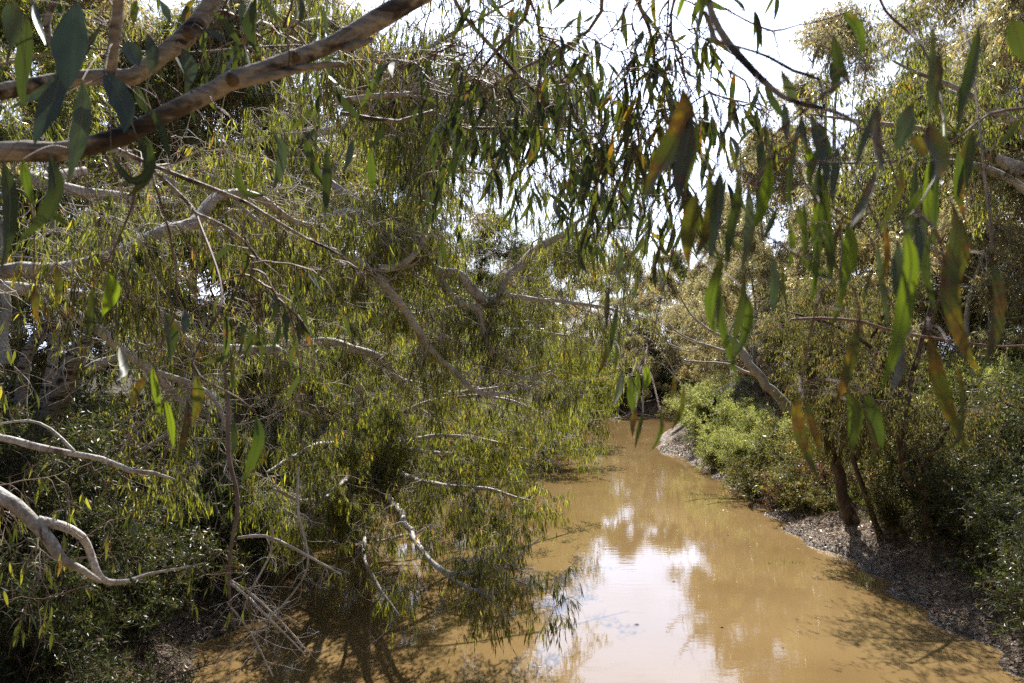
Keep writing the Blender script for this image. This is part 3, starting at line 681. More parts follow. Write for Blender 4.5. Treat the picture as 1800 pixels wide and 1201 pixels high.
# fallen white trunk leaning on the right bank
root = empty('leaning_dead_trunk', tuple(gp(1410, 43)))
tag(root, 'bare white dead trunk leaning up to the left over the bright wattles', 'tree trunk')
b = np.array(root.location)
p_, r_ = px_limb([(1440, 790, 43, 20.2), (1400, 730, 43.0, 18.7), (1372, 700, 43.0, 17.3), (1345, 672, 43.0, 15.8), (1318, 640, 43.0, 14.4), (1300, 612, 43.5, 13.0), (1275, 588, 44.0, 10.1), (1262, 560, 44.0, 6.5), (1258, 520, 44.0, 2.9)], rg, .2)
mb = MB(); tubes(mb, p_ - b, r_, 10); mb.build('trunk', M['dead'], root)
for tr in ([(1300, 612, 43.5, 7.9), (1275, 618, 44.0, 6.5), (1240, 606, 44.5, 5.0), (1200, 590, 45.0, 3.6), (1170, 565, 45.0, 2.2)], [(1290, 600, 43.8, 6.5), (1255, 585, 44.5, 5.0), (1220, 560, 45.0, 3.6), (1195, 520, 45.5, 2.2)],
           [(1335, 660, 43.0, 7.2), (1310, 655, 43.6, 5.8), (1275, 640, 44.0, 4.3), (1210, 635, 45.0, 2.9)], [(1280, 590, 44.0, 4.3), (1300, 550, 44.0, 2.9), (1320, 520, 44.0, 1.4)], [(1240, 606, 44.5, 2.9), (1215, 618, 45.0, 2.2), (1180, 606, 46.0, 1.4)]):
    p_, r_ = px_limb(tr, rg, .2); mb = MB(); tubes(mb, p_ - b, r_, 7); mb.build('limb', M['dead'], root)
    C = sub_sprout(rg, p_[None], 14, .2, 1, (.5, 2.0), 7, .25, 0, .25); mb = MB(); tubes(mb, C - b, taper(C, np.full(len(C), .018), .004), 4); mb.build('twig', M['dead'], root)
# charred stumps
for px, Y, h, w, lx, lab in [(1412, 45, 1.3, .16, .1, 'upright charred stump above the russet shrub'), (1268, 52, 1.0, .15, -.5, 'short charred stump leaning among the bright wattles')]:
    b = P(px, 0, Y); top = {1412: 610, 1268: 700}[px]; z1 = CAM_Z - (top - HORIZON) / F_PX * Y; g0 = gz(b[0], Y)
    root = empty('charred_stump', (b[0], Y, g0)); tag(root, lab, 'tree stump')
    p_, r_ = limb_line([(0, 0, -.3), (lx * .5, 0, (z1 - g0) * .5), (lx, 0, z1 - g0), (lx, 0, z1 - g0 + .02)], [w, w * .85, w * .8, .01], rg, .12, .12); mb = MB(); tubes(mb, p_, r_, 9); mb.build('trunk', M['char'], root)
    p_, r_ = limb_line([(lx * .6, 0, (z1 - g0) * .6), (lx * .6 + .25, 0, (z1 - g0) * .75), (lx * .6 + .3, .1, (z1 - g0) * .9)], [w * .4, w * .3, .01], rg, .1, .1); mb = MB(); tubes(mb, p_, r_, 6); mb.build('branch', M['char'], root)

# ------------------------------------------------------------------ the great weeping gum on the left (limbs traced)
rg = np.random.default_rng(78)
b = np.array([-11.5, 12.5, gz(-11.5, 12.5) - .3])
T1 = [limb_line([b, b + np.array([.3, 0, 2]), b + np.array([.8, -.3, 4.0]), P(-160, 520, 11.0)], [.42, .36, .3, .24], rg, .2)]
T1 += add_lines(*[[(a_, b_, c_, d_ * (1.12 if d_ < 20 else .85)) for a_, b_, c_, d_ in t_] for t_ in (
    [(-160, 520, 11, 46), (0, 480, 10, 31), (90, 479, 10.2, 30), (190, 452, 10.6, 28), (270, 418, 11, 26), (340, 388, 11.4, 25), (378, 350, 11.8, 23), (425, 342, 12.2, 20), (470, 358, 12.6, 14), (520, 392, 13.2, 9), (600, 400, 14, 4)],
    [(150, 300, 15, 14), (60, 312, 14, 18), (130, 330, 14, 24), (200, 345, 14.3, 22), (290, 352, 14.6, 20), (340, 375, 15, 22), (430, 378, 15.4, 20), (530, 392, 15.8, 18), (600, 378, 16.2, 18), (640, 382, 16.5, 20), (665, 405, 16.8, 20), (720, 438, 17.2, 22), (742, 430, 17.3, 12), (738, 412, 17.4, 8)],
    [(560, 300, 17, 8), (600, 335, 17, 14), (640, 360, 17, 15), (700, 425, 17.2, 16), (740, 455, 17.3, 17), (775, 480, 17.4, 17), (815, 487, 17.5, 17), (838, 515, 17.6, 18), (860, 533, 17.8, 19), (878, 520, 18, 15), (885, 500, 18, 13), (915, 465, 18.3, 13), (945, 437, 18.6, 13), (985, 415, 19, 10), (1030, 405, 19.5, 7), (1100, 400, 20, 4)],
    [(985, 415, 19, 8), (1015, 390, 19.4, 6), (1060, 360, 20, 4), (1090, 350, 20, 2)],
    [(880, 518, 17.8, 9), (930, 525, 18, 8), (985, 530, 18.3, 6), (1060, 540, 18.8, 4), (1130, 560, 19.2, 2)],
    [(775, 485, 17.4, 11), (790, 515, 17.2, 10), (808, 535, 17.2, 9), (840, 545, 17.4, 9), (852, 590, 17.6, 8), (865, 625, 17.8, 7), (885, 655, 18, 6), (930, 665, 18.3, 4), (975, 650, 18.6, 3)],
    [(540, 420, 14.5, 10), (580, 440, 14.8, 13), (620, 458, 15, 15), (650, 478, 15.2, 14), (690, 515, 15.4, 13), (735, 580, 15.8, 12), (760, 620, 16, 10), (800, 655, 16.3, 9), (840, 690, 16.6, 7), (900, 690, 17, 5), (960, 670, 17.5, 3)],
    [(655, 470, 15.2, 14), (690, 468, 15.6, 13), (722, 450, 15.8, 11), (745, 420, 16, 7), (742, 408, 16, 3)],
    [(-60, 500, 12, 40), (20, 505, 12, 28), (90, 512, 12.3, 26), (150, 520, 12.6, 20), (230, 530, 13, 14), (300, 560, 13.5, 10), (330, 600, 14, 7), (360, 660, 14.5, 5)],
    [(110, 535, 12.2, 18), (160, 572, 12.4, 22), (210, 612, 12.6, 22), (268, 655, 12.8, 20), (300, 690, 13, 10), (330, 720, 13.2, 5)],
    [(270, 655, 12.8, 10), (360, 690, 13.1, 8), (400, 760, 13.3, 6), (405, 840, 13.4, 5)],
    [(300, 575, 17, 14), (360, 612, 17, 16), (420, 615, 17.1, 16), (480, 618, 17.2, 17), (500, 650, 17.3, 12), (520, 690, 17.4, 9), (530, 730, 17.5, 6)],
    [(480, 600, 18.4, 8), (560, 604, 18.5, 13), (630, 615, 18.6, 14), (672, 632, 18.7, 12), (700, 665, 18.8, 9), (740, 676, 18.9, 8), (800, 690, 19, 5), (880, 680, 19.3, 3)],
    [(420, 250, 18, 8), (520, 240, 18, 10), (600, 230, 18, 14), (650, 205, 18, 14), (700, 187, 18.2, 13), (765, 190, 18.4, 12), (820, 180, 18.6, 12), (875, 160, 19, 9), (940, 152, 19.3, 7), (1000, 146, 19.6, 5)],
    [(600, 232, 18, 11), (660, 215, 18, 11), (740, 203, 18.2, 11), (800, 184, 18.5, 9), (850, 172, 18.8, 5)],
    [(745, 360, 22, 10), (757, 325, 22, 13), (785, 296, 22, 13), (815, 262, 22.3, 12), (832, 225, 22.6, 9), (860, 200, 23, 6), (900, 170, 23, 3)],
    [(780, 300, 22, 7), (830, 303, 22, 5), (880, 308, 22.5, 3)],
    [(470, 20, 12, 10), (500, 34, 12, 14), (530, 42, 12.2, 17), (570, 40, 12.5, 15), (600, 52, 12.8, 12), (640, 90, 13, 10), (700, 120, 13.4, 8), (760, 100, 13.8, 5)],
    [(600, 200, 13, 8), (640, 150, 13, 8), (700, 120, 13, 8), (760, 80, 13.2, 7), (830, 40, 13.5, 5), (900, 0, 14, 4)],
    [(590, 180, 11, 12), (640, 170, 11, 9), (720, 165, 11.2, 8), (780, 140, 11.4, 7), (860, 145, 11.6, 6), (960, 190, 12, 4), (1040, 250, 12, 3)],
    [(180, 250, 13, 10), (280, 305, 13, 9), (330, 330, 13, 8), (400, 350, 13, 7), (470, 400, 13, 5)],
)])
weeping_tree('weeping_gum', 'great pale limbed gum leaning from the left bank with a curtain of drooping leaves', T1, 41, tuple(b), 330, 14, 8, 5, (1.0, 2.8), (.4, 1.1), (.13, .24), (.09, .14),
             (M['bark_white'], M['bark_white']), seg=2, t0=.12, dead=.22, out_up=.15, clump_cut=-.15, bare=700, bare_r=.012, bare_len=(.4, 2.4), r_sec=.028, twigmat='twig_pale',
             groups=[([1], 16, (.6, 1.6), .3, .8), ([2, 3, 4, 5, 6, 7, 8], 125, (1, 2.6), .05, 1.3), ([9, 10, 11], 10, (.4, 1.1), .4, .6), ([12, 13], 45, (1, 2.4), .1, 1.2), (list(range(14, 22)), 190, (.8, 2.8), .1, .4)])

# second gum: the hanging leaves in the middle and low over the water
b2 = gp(606, 35, -.3)
T2 = [limb_line([b2, P(632, 875, 34.6), P(648, 840, 34), P(646, 800, 33.6), P(650, 750, 33)], [.32, .27, .25, .22, .17], rg, .2)]
T2 += add_lines(
    [(650, 770, 33, 14), (640, 700, 22, 12), (600, 640, 21, 9), (560, 600, 20, 6)],
    [(650, 780, 33, 12), (720, 720, 22, 10), (800, 700, 21, 8), (880, 700, 21, 5), (960, 730, 21, 3)],
    [(648, 800, 33, 10), (740, 770, 21.5, 8), (830, 770, 20.5, 6), (930, 790, 20, 3)],
    [(645, 850, 33, 8), (668, 860, 27, 9), (700, 895, 19, 11), (730, 950, 16, 11), (770, 1000, 15, 10), (800, 1010, 15, 8), (850, 1003, 15.2, 7), (895, 1000, 15.4, 5), (935, 1000, 15.6, 2)],
    [(780, 1008, 15, 6), (820, 1030, 14.8, 6), (850, 1045, 14.6, 5), (880, 1070, 14.4, 2)],
    [(890, 1000, 15.4, 5), (915, 975, 15.6, 4), (950, 945, 15.9, 2)],
    [(646, 800, 33, 9), (580, 780, 20, 8), (520, 800, 18, 6), (470, 830, 17, 4)],
    [(650, 760, 33, 10), (700, 690, 24, 8), (780, 620, 25, 6), (880, 580, 26, 4), (1000, 590, 27, 3), (1080, 600, 28, 2)],
    [(655, 905, 33, 7), (640, 960, 17, 6), (660, 1020, 15, 5), (700, 1080, 14, 3)],
    [(700, 690, 24, 7), (800, 690, 26, 6), (900, 700, 28, 5), (980, 720, 29, 3), (1040, 740, 30, 2)],
    [(650, 770, 33, 9), (720, 790, 24, 8), (800, 800, 25, 6), (880, 820, 26, 4), (940, 840, 26, 2)],
    [(650, 800, 33, 9), (600, 850, 22, 7), (540, 880, 21, 5), (480, 900, 20, 3)],
    [(650, 800, 33, 8), (700, 830, 24, 9), (760, 850, 20, 8), (860, 860, 19, 6), (930, 880, 18.5, 3)],
    [(650, 810, 33, 8), (600, 860, 24, 8), (540, 880, 19, 7), (480, 860, 17, 4)],
    [(650, 790, 33, 8), (730, 770, 27, 8), (820, 780, 25, 6), (900, 760, 25, 5), (980, 770, 26, 2)],
    [(700, 690, 24, 7), (800, 760, 28, 6), (900, 770, 31, 5), (1000, 760, 34, 3)],
)
weeping_tree('drooping_gum', 'brown trunked gum in mid picture trailing leafy branches down to the muddy water', T2, 42, tuple(b2), 150, 13, 7, 7, (.7, 2.1), (.4, .9), (.12, .22), (.09, .14),
             (M['bark_dark'], M['bark_white']), seg=2, t0=.15, dead=.15, out_up=.1, clump_cut=-.2, bare=260, bare_len=(.3, 1.3), twigmat='twig_pale',
             groups=[([1, 2, 3, 4, 8], 130, (.8, 2.3), .2, .3), ([5, 6, 7], 12, (.25, .6), .45, .1), ([9], 3, (.2, .5), .4, 0), ([10, 11, 12, 16], 140, (1, 2.4), .2, .1), ([13, 14, 15], 120, (.8, 2.0), .3, 0)])

# broad gum further back on the left bank, arching over the river
b6_ = np.array([-9.5, 34, gz(-9.5, 34) - .3])
T6 = [limb_line([b6_, b6_ + np.array([.4, -.4, 3]), b6_ + np.array([1.2, -.8, 6.5]), b6_ + np.array([1.5, -1, 10])], [.36, .3, .24, .12], rg, .25)]
for s0, e in [(5, (5.5, -3, 9.5)), (6, (8, -1, 8)), (6.5, (4, 2, 13)), (7, (1, -5, 12)), (4.5, (6, -7, 6.5)), (8, (6.5, -4, 12)), (5.5, (-2, -5, 9)), (7, (9, 3, 9.5)), (4, (3, -8, 8.5)), (8, (3, -3, 15)), (6, (5.5, -9, 9)), (7, (8, -7, 10.5)), (5, (8, -4, 7.5))]:
    a_ = b6_ + np.array([1.1 * s0 / 7, -.1 * s0, s0]); e = b6_ + np.array(e); mid = a_ * .5 + e * .5 + np.array([0, 0, .9]) + rg.normal(0, .5, 3)
    T6.append(limb_line([a_, a_ * .75 + mid * .25 + np.array([0, 0, .3]), mid, e], [.17, .14, .09, .025], rg, .25))
weeping_tree('arching_gum', 'tall gum on the left bank arching over the water behind the pale limbed gum', T6, 46, tuple(b6_), 200, 8, 5, 7, (1.2, 3.2), (.5, 1.2), (.17, .28), (.12, .18),
             (M['bark_white'], M['bark_white']), seg=1, t0=.25, dead=.1, out_up=.2)

# two low gums further up the left bank, reaching far out over the water and shading it
rg7 = np.random.default_rng(90)
for bx, by, sc_, sd_, lab in [(-3.6, 51, 1.0, 51, 'low gum up the left bank reaching far over the water beyond the curtain'), (1.4, 62, .9, 52, 'low spreading gum on the left bank just before the dark bend')]:
    b7_ = np.array([bx, by, gz(bx, by) - .3])
    T7 = [limb_line([b7_, b7_ + np.array([.5, 0, 1.8]) * sc_, b7_ + np.array([1.4, -.3, 3.6]) * sc_, b7_ + np.array([2, -.5, 5.5]) * sc_], [.26, .22, .17, .1], rg7, .2)]
    for s0, e in [(2.0, (8.3, -2, 3.6)), (2.6, (7, -4, 5)), (3.2, (9, .5, 5.6)), (4, (6, 1.5, 7)), (4.5, (7.5, -1.5, 7.4)), (3, (4, -4, 6)), (1.6, (6, -1, 2.6)), (5, (3, 0, 8)), (2.4, (7.6, 2.5, 4.2))]:
        a_ = b7_ + np.array([.36 * s0, -.1 * s0, s0]) * sc_; e = b7_ + np.array(e) * sc_ * np.array([1.1 if by < 55 else .8, 1, .92]); mid = a_ * .5 + e * .5 + np.array([0, 0, .8]) + rg7.normal(0, .3, 3)
        T7.append(limb_line([a_, a_ * .7 + mid * .3, mid, e], [.11, .09, .06, .02], rg7, .2))
    weeping_tree('spreading_gum', lab, T7, sd_, tuple(b7_), 160, 9, 5, 8, (.9, 2.2), (.4, 1), (.14, .24), (.12, .18), (M['bark_white'], M['bark_white']), seg=1, t0=.3, out_up=.1, group='low gums over the shaded water')

# bare forked branches at the left edge
b3 = np.array([-8.2, 8.2, gz(-8.2, 8.2) - .3])
T3 = [limb_line([b3, b3 + np.array([.2, 0, 1.4]), P(-150, 800, 7.6)], [.17, .13, .08], rg, .15)]
T3 += add_lines(
    [(-150, 800, 7.6, 29.6), (0, 868, 7, 25.2), (50, 905, 7, 25.2), (90, 955, 7, 20.7), (110, 985, 7, 17.8), (145, 1005, 7.1, 13.3), (175, 1022, 7.2, 7.4)],
    [(66, 912, 7, 16.3), (110, 925, 7.1, 15.5), (145, 945, 7.2, 14.8), (157, 975, 7.3, 13.3), (168, 1005, 7.3, 12.6), (190, 1025, 7.4, 10.4), (225, 1022, 7.5, 8.9), (260, 1008, 7.7, 5.9), (320, 998, 8, 3.7), (360, 990, 8, 2.2)],
    [(-120, 760, 7.8, 22.2), (0, 768, 8, 13.3), (60, 785, 8, 12.6), (130, 797, 8.1, 11.1), (180, 808, 8.2, 9.6), (230, 829, 8.3, 8.9), (270, 832, 8.4, 6.7), (305, 842, 8.5, 3.7)],
    [(130, 795, 8, 5.9), (90, 755, 8, 5.2), (50, 740, 8, 4.4), (0, 745, 8, 3.7)],
)
weeping_tree('forked_gum', 'near pale gum whose two bare forked branches poke in low from the left edge', T3, 43, tuple(b3), 14, 4, 3, 3, (.4, 1.1), (.2, .6), (.10, .17), (.14, .2),
             (M['bark_white'], M['bark_white']), seg=4, t0=.3, dead=.55, r_sec=.008)
# its leafy twig ends: shown at the lower left
# peeling multi-stemmed trunk
b4 = gp(60, 19, -.2)
T4 = []
for tr in ([(75, 1010, 19, 34), (80, 900, 19, 30), (90, 760, 19, 34), (110, 690, 18.8, 40), (140, 620, 18.4, 34), (165, 560, 18, 22), (190, 470, 17.6, 12)],
           [(60, 1000, 19.2, 24), (55, 860, 19.2, 22), (35, 740, 19.2, 24), (45, 640, 19.2, 20), (80, 560, 19.2, 18), (90, 440, 19.4, 12), (95, 300, 19.6, 8)],
           [(55, 960, 19, 20), (60, 840, 19, 18), (62, 760, 19, 18), (82, 690, 19, 18), (92, 600, 19, 16), (96, 500, 19, 12), (140, 400, 19, 8)]):
    T4.append(px_limb(tr, rg, .2))
T4 += add_lines([(150, 655, 18.6, 18), (180, 640, 18.4, 16), (240, 620, 18, 10), (300, 600, 17.8, 6)], [(10, 640, 21, 18), (6, 560, 21, 17), (10, 480, 21, 14), (0, 380, 21, 10)],
                [(140, 840, 18, 7), (200, 815, 17.6, 8), (250, 790, 17.4, 8), (300, 760, 17.2, 5)])
weeping_tree('peeling_gum', 'cluster of crooked stems with peeling bark at the far left', T4, 44, tuple(b4), 34, 7, 4, 6, (.8, 2.2), (.4, 1), (.11, .18), (.13, .2),
             (M['bark_tan'], M['bark_white']), seg=1, t0=.3, trunk_n=3, dead=.2)

# dead twiggy branch hanging to the water, lower left
root = empty('dead_branch', tuple(P(405, 700, 9.5))); tag(root, 'leafless dead branch hanging down with a fan of pale twigs above the water', 'dead branch')
b = np.array(root.location)
DL = add_lines([(395, 640, 9.6, 5), (402, 720, 9.5, 7), (402, 800, 9.4, 8), (418, 880, 9.2, 8), (405, 960, 9.1, 7), (403, 1040, 9.0, 5), (415, 1110, 9, 3)],
               [(418, 945, 9.2, 5), (465, 942, 9.1, 6), (520, 965, 9, 5), (600, 1010, 9, 3)],
               [(405, 1025, 9, 5), (440, 1055, 8.9, 5), (455, 1070, 8.8, 5), (535, 1150, 8.8, 2)],
               [(405, 1020, 9, 4), (450, 1050, 9.2, 4), (500, 1100, 9.3, 3), (540, 1145, 9.4, 2)],
               [(478, 925, 9, 4), (475, 975, 9, 4), (440, 1040, 8.9, 3), (420, 1100, 8.8, 2)],
               [(525, 820, 9.3, 4), (525, 900, 9.2, 4), (540, 1000, 9.2, 3), (470, 1090, 9, 3), (385, 1160, 9, 2)],
               [(400, 1060, 9, 3), (440, 1110, 8.9, 3), (480, 1190, 8.9, 2)])
mb = MB(); tubes(mb, DL[0][0] - b, DL[0][1], 7); mb.build('stem', M['twig'], root)
for p_, r_ in DL[1:]:
    mb = MB(); tubes(mb, p_ - b, r_, 6); mb.build('branch', M['dead'], root)
C, r0, _ = sprout(rg, DL[1:], 60, .1, 1, (.2, .7), 7, .25, .02, -.1); mb = MB(); tubes(mb, C - b, taper(C, np.full(len(C), .0045), .0015), 4)
C3 = sub_sprout(rg, C, 3, .2, 1, (.08, .3), 5, .25, .05); tubes(mb, C3 - b, taper(C3, np.full(len(C3), .0022), .001), 3); mb.build('twig', M['dead'], root)

# ------------------------------------------------------------------ near gum: boughs and big leaves at the top left and top middle
rg = np.random.default_rng(79)
b5 = np.array([-8.8, 3.0, gz(-8.8, 3.0) - .3])
T5 = [limb_line([b5, b5 + np.array([.3, 0, 2.5]), b5 + np.array([1.5, 0, 4.4]), P(-700, 300, 2.9)], [.3, .26, .2, .1], rg, .2)]
T5 += add_lines(
    [(-700, 300, 2.9, 60), (-300, 275, 2.6, 42), (0, 267, 2.5, 35), (70, 270, 2.5, 35), (130, 262, 2.5, 32), (220, 237, 2.52, 33), (300, 195, 2.55, 33), (380, 158, 2.6, 32), (420, 140, 2.6, 34), (500, 110, 2.65, 30), (580, 85, 2.7, 30), (650, 40, 2.75, 36), (720, 0, 2.8, 38), (860, -70, 2.9, 36), (1040, -130, 3.1, 26), (1250, -150, 3.2, 16)],
    [(405, 150, 2.6, 20), (470, 135, 2.62, 15), (540, 118, 2.66, 13), (598, 112, 2.7, 11), (606, 114, 2.7, 2)],
    [(600, 85, 2.7, 14), (650, 70, 2.72, 10), (655, 71, 2.72, 3)],
    [(-300, 200, 2.9, 34), (0, 160, 3, 30), (90, 140, 3.1, 30), (190, 135, 3.1, 34), (240, 130, 3.1, 30), (290, 100, 3.12, 34), (330, 65, 3.14, 36), (360, 20, 3.16, 32), (400, -40, 3.2, 28), (520, -120, 3.3, 18)],
    [(193, 130, 2.3, 22), (197, 100, 2.28, 20), (205, 50, 2.26, 20), (208, 0, 2.24, 18), (200, -60, 2.2, 16), (150, -160, 2.3, 12)],
    [(95, 0, 3.3, 12), (80, 40, 3.3, 12), (100, 90, 3.3, 10), (140, 130, 3.3, 7)],
    [(210, 265, 3.2, 7), (270, 290, 3.3, 8), (360, 325, 3.4, 8), (430, 355, 3.5, 7), (470, 380, 3.5, 6), (540, 420, 3.6, 5), (600, 450, 3.7, 4), (640, 500, 3.8, 3)],
    [(270, 300, 3.3, 6), (330, 355, 3.4, 7), (345, 375, 3.4, 6), (400, 400, 3.5, 5), (450, 450, 3.6, 4), (470, 520, 3.6, 3)],
    [(0, 115, 3, 5), (150, 85, 3, 4), (300, 95, 3.3, 4), (430, 85, 3.5, 4), (520, 80, 3.7, 3)],
    [(860, -70, 2.9, 14), (930, 0, 3.4, 9), (900, 60, 3.7, 7), (840, 130, 4, 5), (800, 210, 4.2, 3)],
    [(1040, -130, 3.1, 12), (1060, 20, 3.6, 8), (1000, 80, 4, 6), (900, 130, 4.3, 5), (830, 180, 4.5, 3)],
    [(1040, -130, 3.1, 12), (1120, 0, 3.5, 7), (1150, 90, 3.7, 5), (1140, 180, 3.8, 4), (1100, 260, 4, 3)],
    [(860, -70, 2.9, 9), (800, 0, 3.4, 7), (880, 100, 4, 6), (960, 180, 4.3, 5), (1040, 250, 4.6, 4), (1120, 310, 4.8, 3), (1180, 330, 4.8, 2)],
    [(600, 200, 4.2, 7), (700, 215, 4.3, 7), (760, 195, 4.4, 7), (820, 225, 4.5, 6), (940, 225, 4.6, 5), (1040, 235, 4.6, 3)],
    [(1250, -150, 3.2, 9), (1190, -20, 3.5, 6), (1180, 60, 3.6, 4), (1200, 130, 3.7, 3)],
    [(860, -70, 2.9, 24), (1000, -350, 3.2, 18), (1400, -550, 3.6, 12), (1900, -700, 4, 6)],  # this and the next three: unseen limbs added overhead to shade the front leaves
    [(520, -120, 3.3, 18), (600, -400, 3.6, 16), (900, -600, 4, 12), (1300, -800, 4.2, 6)],
    [(400, -40, 3.2, 24), (300, -300, 3.4, 18), (100, -500, 3.6, 12), (-300, -600, 3.8, 6)],
    [(860, -70, 2.9, 20), (1200, -300, 3.6, 16), (1700, -330, 4.2, 10), (2100, -250, 4.6, 5)],
)
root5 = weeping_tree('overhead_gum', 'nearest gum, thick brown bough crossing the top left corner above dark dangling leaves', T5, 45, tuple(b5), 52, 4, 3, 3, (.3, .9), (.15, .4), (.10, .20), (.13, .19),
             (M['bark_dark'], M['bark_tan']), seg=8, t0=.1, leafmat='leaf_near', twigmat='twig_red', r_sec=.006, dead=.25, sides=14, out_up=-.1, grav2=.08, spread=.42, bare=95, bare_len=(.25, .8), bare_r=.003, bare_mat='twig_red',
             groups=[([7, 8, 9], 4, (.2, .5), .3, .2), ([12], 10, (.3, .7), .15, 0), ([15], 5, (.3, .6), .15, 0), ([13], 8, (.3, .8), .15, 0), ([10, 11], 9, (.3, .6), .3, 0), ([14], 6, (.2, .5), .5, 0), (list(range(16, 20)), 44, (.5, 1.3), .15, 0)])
for kx, ky, kY, kw in [(64, 271, 2.49, 12), (408, 140, 2.57, 15), (331, 58, 3.1, 15), (520, 100, 2.63, 10), (232, 236, 2.5, 9)]:
    c0 = P(kx, ky, kY); rr_ = kw * .5 * kY / F_PX; ax = np.array([.1, -1, .15]); mb = MB()
    tubes(mb, np.array([c0 + ax * (-.01), c0 + ax * .012, c0 + ax * .024, c0 + ax * .027, c0 + ax * .022]) - b5, np.array([rr_ * 1.5, rr_ * 1.3, rr_ * .9, rr_ * .55, .0005]), 12)
    mb.build('knot', M['bark_dark'], root5)

# traced big leaves (each: centre line in pixels, width px, distance, tone)
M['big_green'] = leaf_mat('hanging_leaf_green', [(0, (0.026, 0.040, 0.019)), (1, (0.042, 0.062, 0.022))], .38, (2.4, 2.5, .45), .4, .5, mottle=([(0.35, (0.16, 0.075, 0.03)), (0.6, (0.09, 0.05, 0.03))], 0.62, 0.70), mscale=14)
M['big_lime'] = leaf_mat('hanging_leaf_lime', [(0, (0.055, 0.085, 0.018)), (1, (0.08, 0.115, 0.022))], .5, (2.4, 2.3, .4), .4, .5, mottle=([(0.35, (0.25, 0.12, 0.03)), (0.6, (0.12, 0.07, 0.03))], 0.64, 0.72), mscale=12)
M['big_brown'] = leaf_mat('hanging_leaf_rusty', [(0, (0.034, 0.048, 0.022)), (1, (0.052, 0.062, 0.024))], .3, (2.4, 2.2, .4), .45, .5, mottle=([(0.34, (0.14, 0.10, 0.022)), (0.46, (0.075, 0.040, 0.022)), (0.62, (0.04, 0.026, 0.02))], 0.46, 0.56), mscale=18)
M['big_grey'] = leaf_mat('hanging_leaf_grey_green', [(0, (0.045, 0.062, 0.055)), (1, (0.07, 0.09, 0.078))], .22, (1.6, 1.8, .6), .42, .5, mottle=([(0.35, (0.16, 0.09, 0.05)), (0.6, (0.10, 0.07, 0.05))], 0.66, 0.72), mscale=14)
M['big_blue'] = leaf_mat('hanging_leaf_blue_green', [(0, (0.034, 0.052, 0.056)), (1, (0.05, 0.07, 0.074))], .15, (1.4, 1.6, .7), .4, .5)  # blue of skylight on shaded leaves is mixed into this colour
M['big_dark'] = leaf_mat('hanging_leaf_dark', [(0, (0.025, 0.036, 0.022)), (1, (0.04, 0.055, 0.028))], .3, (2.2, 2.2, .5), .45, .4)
TONE = {'g': 'big_green', 'l': 'big_lime', 'b': 'big_brown', 's': 'big_grey', 'u': 'big_blue', 'd': 'big_dark'}

def big_leaf(parent, b, pts, w, Y, tone, twigs, rg, tilt=None):
    """one blade with a folded midrib, following a traced centre line; its stalk runs to the nearest twig"""
    w = w * (.88 if parent.name.startswith('hanging') else 1)
    n_ = len(pts); dy = rg.normal(0, .05)
    c = spline([np.append(P(x, y, Y + dy * i / max(1, n_ - 1)), 0) for i, (x, y) in enumerate(pts)], .012)[:, :3]
    t = np.linspace(0, 1, len(c)); K = 14; ti = np.linspace(0, 1, K)
    c = np.stack([np.interp(ti, t, c[:, k]) for k in range(3)], 1)
    T = nrm(np.gradient(c, axis=0)); view = nrm(np.array([0, 0, CAM_Z]) - c)
    s = nrm(np.cross(T, view)); nn = np.cross(s, T)
    th = (rg.uniform(-.7, .7) if tilt is None else tilt) + rg.uniform(-1.1, 1.1) * (ti - .3)
    s2 = s * np.cos(th)[:, None] + nn * np.sin(th)[:, None]; n2 = np.cross(s2, T)
    hw = w * .5 * Y / F_PX * np.interp(ti, [0, .05, .15, .3, .48, .65, .8, .93, 1], [.05, .25, .62, .92, 1, .85, .56, .22, .02]) / max(.75, math.cos(abs(float(np.mean(th)))))
    wv = 1 + .05 * np.sin(ti * 17 + rg.uniform(0, 6))
    rows = []
    for q, dn in ((-1, .16), (-.5, .04), (0, -.05), (.5, .04), (1, .16)):
        rows.append(c + s2 * (hw * wv)[:, None] * q + n2 * (hw * dn)[:, None])
    v = np.stack(rows, 1); idx = np.arange(K * 5).reshape(K, 5)
    mb = MB(); mb.add(v - b, np.stack([idx[:-1, :-1], idx[:-1, 1:], idx[1:, 1:], idx[1:, :-1]], -1), 0)
    d = np.linalg.norm(twigs - c[0], axis=1) + 0.6 * np.maximum(0, c[0, 2] - twigs[:, 2]); k = int(d.argmin()); q = twigs[k]
    st = spline([q, (q + c[0]) / 2 + np.array([0, 0, .25 * d[k] * .3]), c[0], c[1]], .012)
    tubes(mb, st - b, np.linspace(.0014, .0009, len(st)), 5, 1)
    # midrib
    tubes(mb, c + n2 * (-hw * .05 - .0003)[:, None] - b, np.linspace(.0010, .0003, K), 4, 2)
    o = mb.build('leaf', [M[TONE[tone]], M['twig_red'], M['rib']], parent)
    return o
M['rib'] = bark_mat('leaf_midrib', [(0.3, (0.24, 0.21, 0.11)), (0.7, (0.36, 0.28, 0.17))], 3, (1, 1, 1), .5, 0, 8, .1)

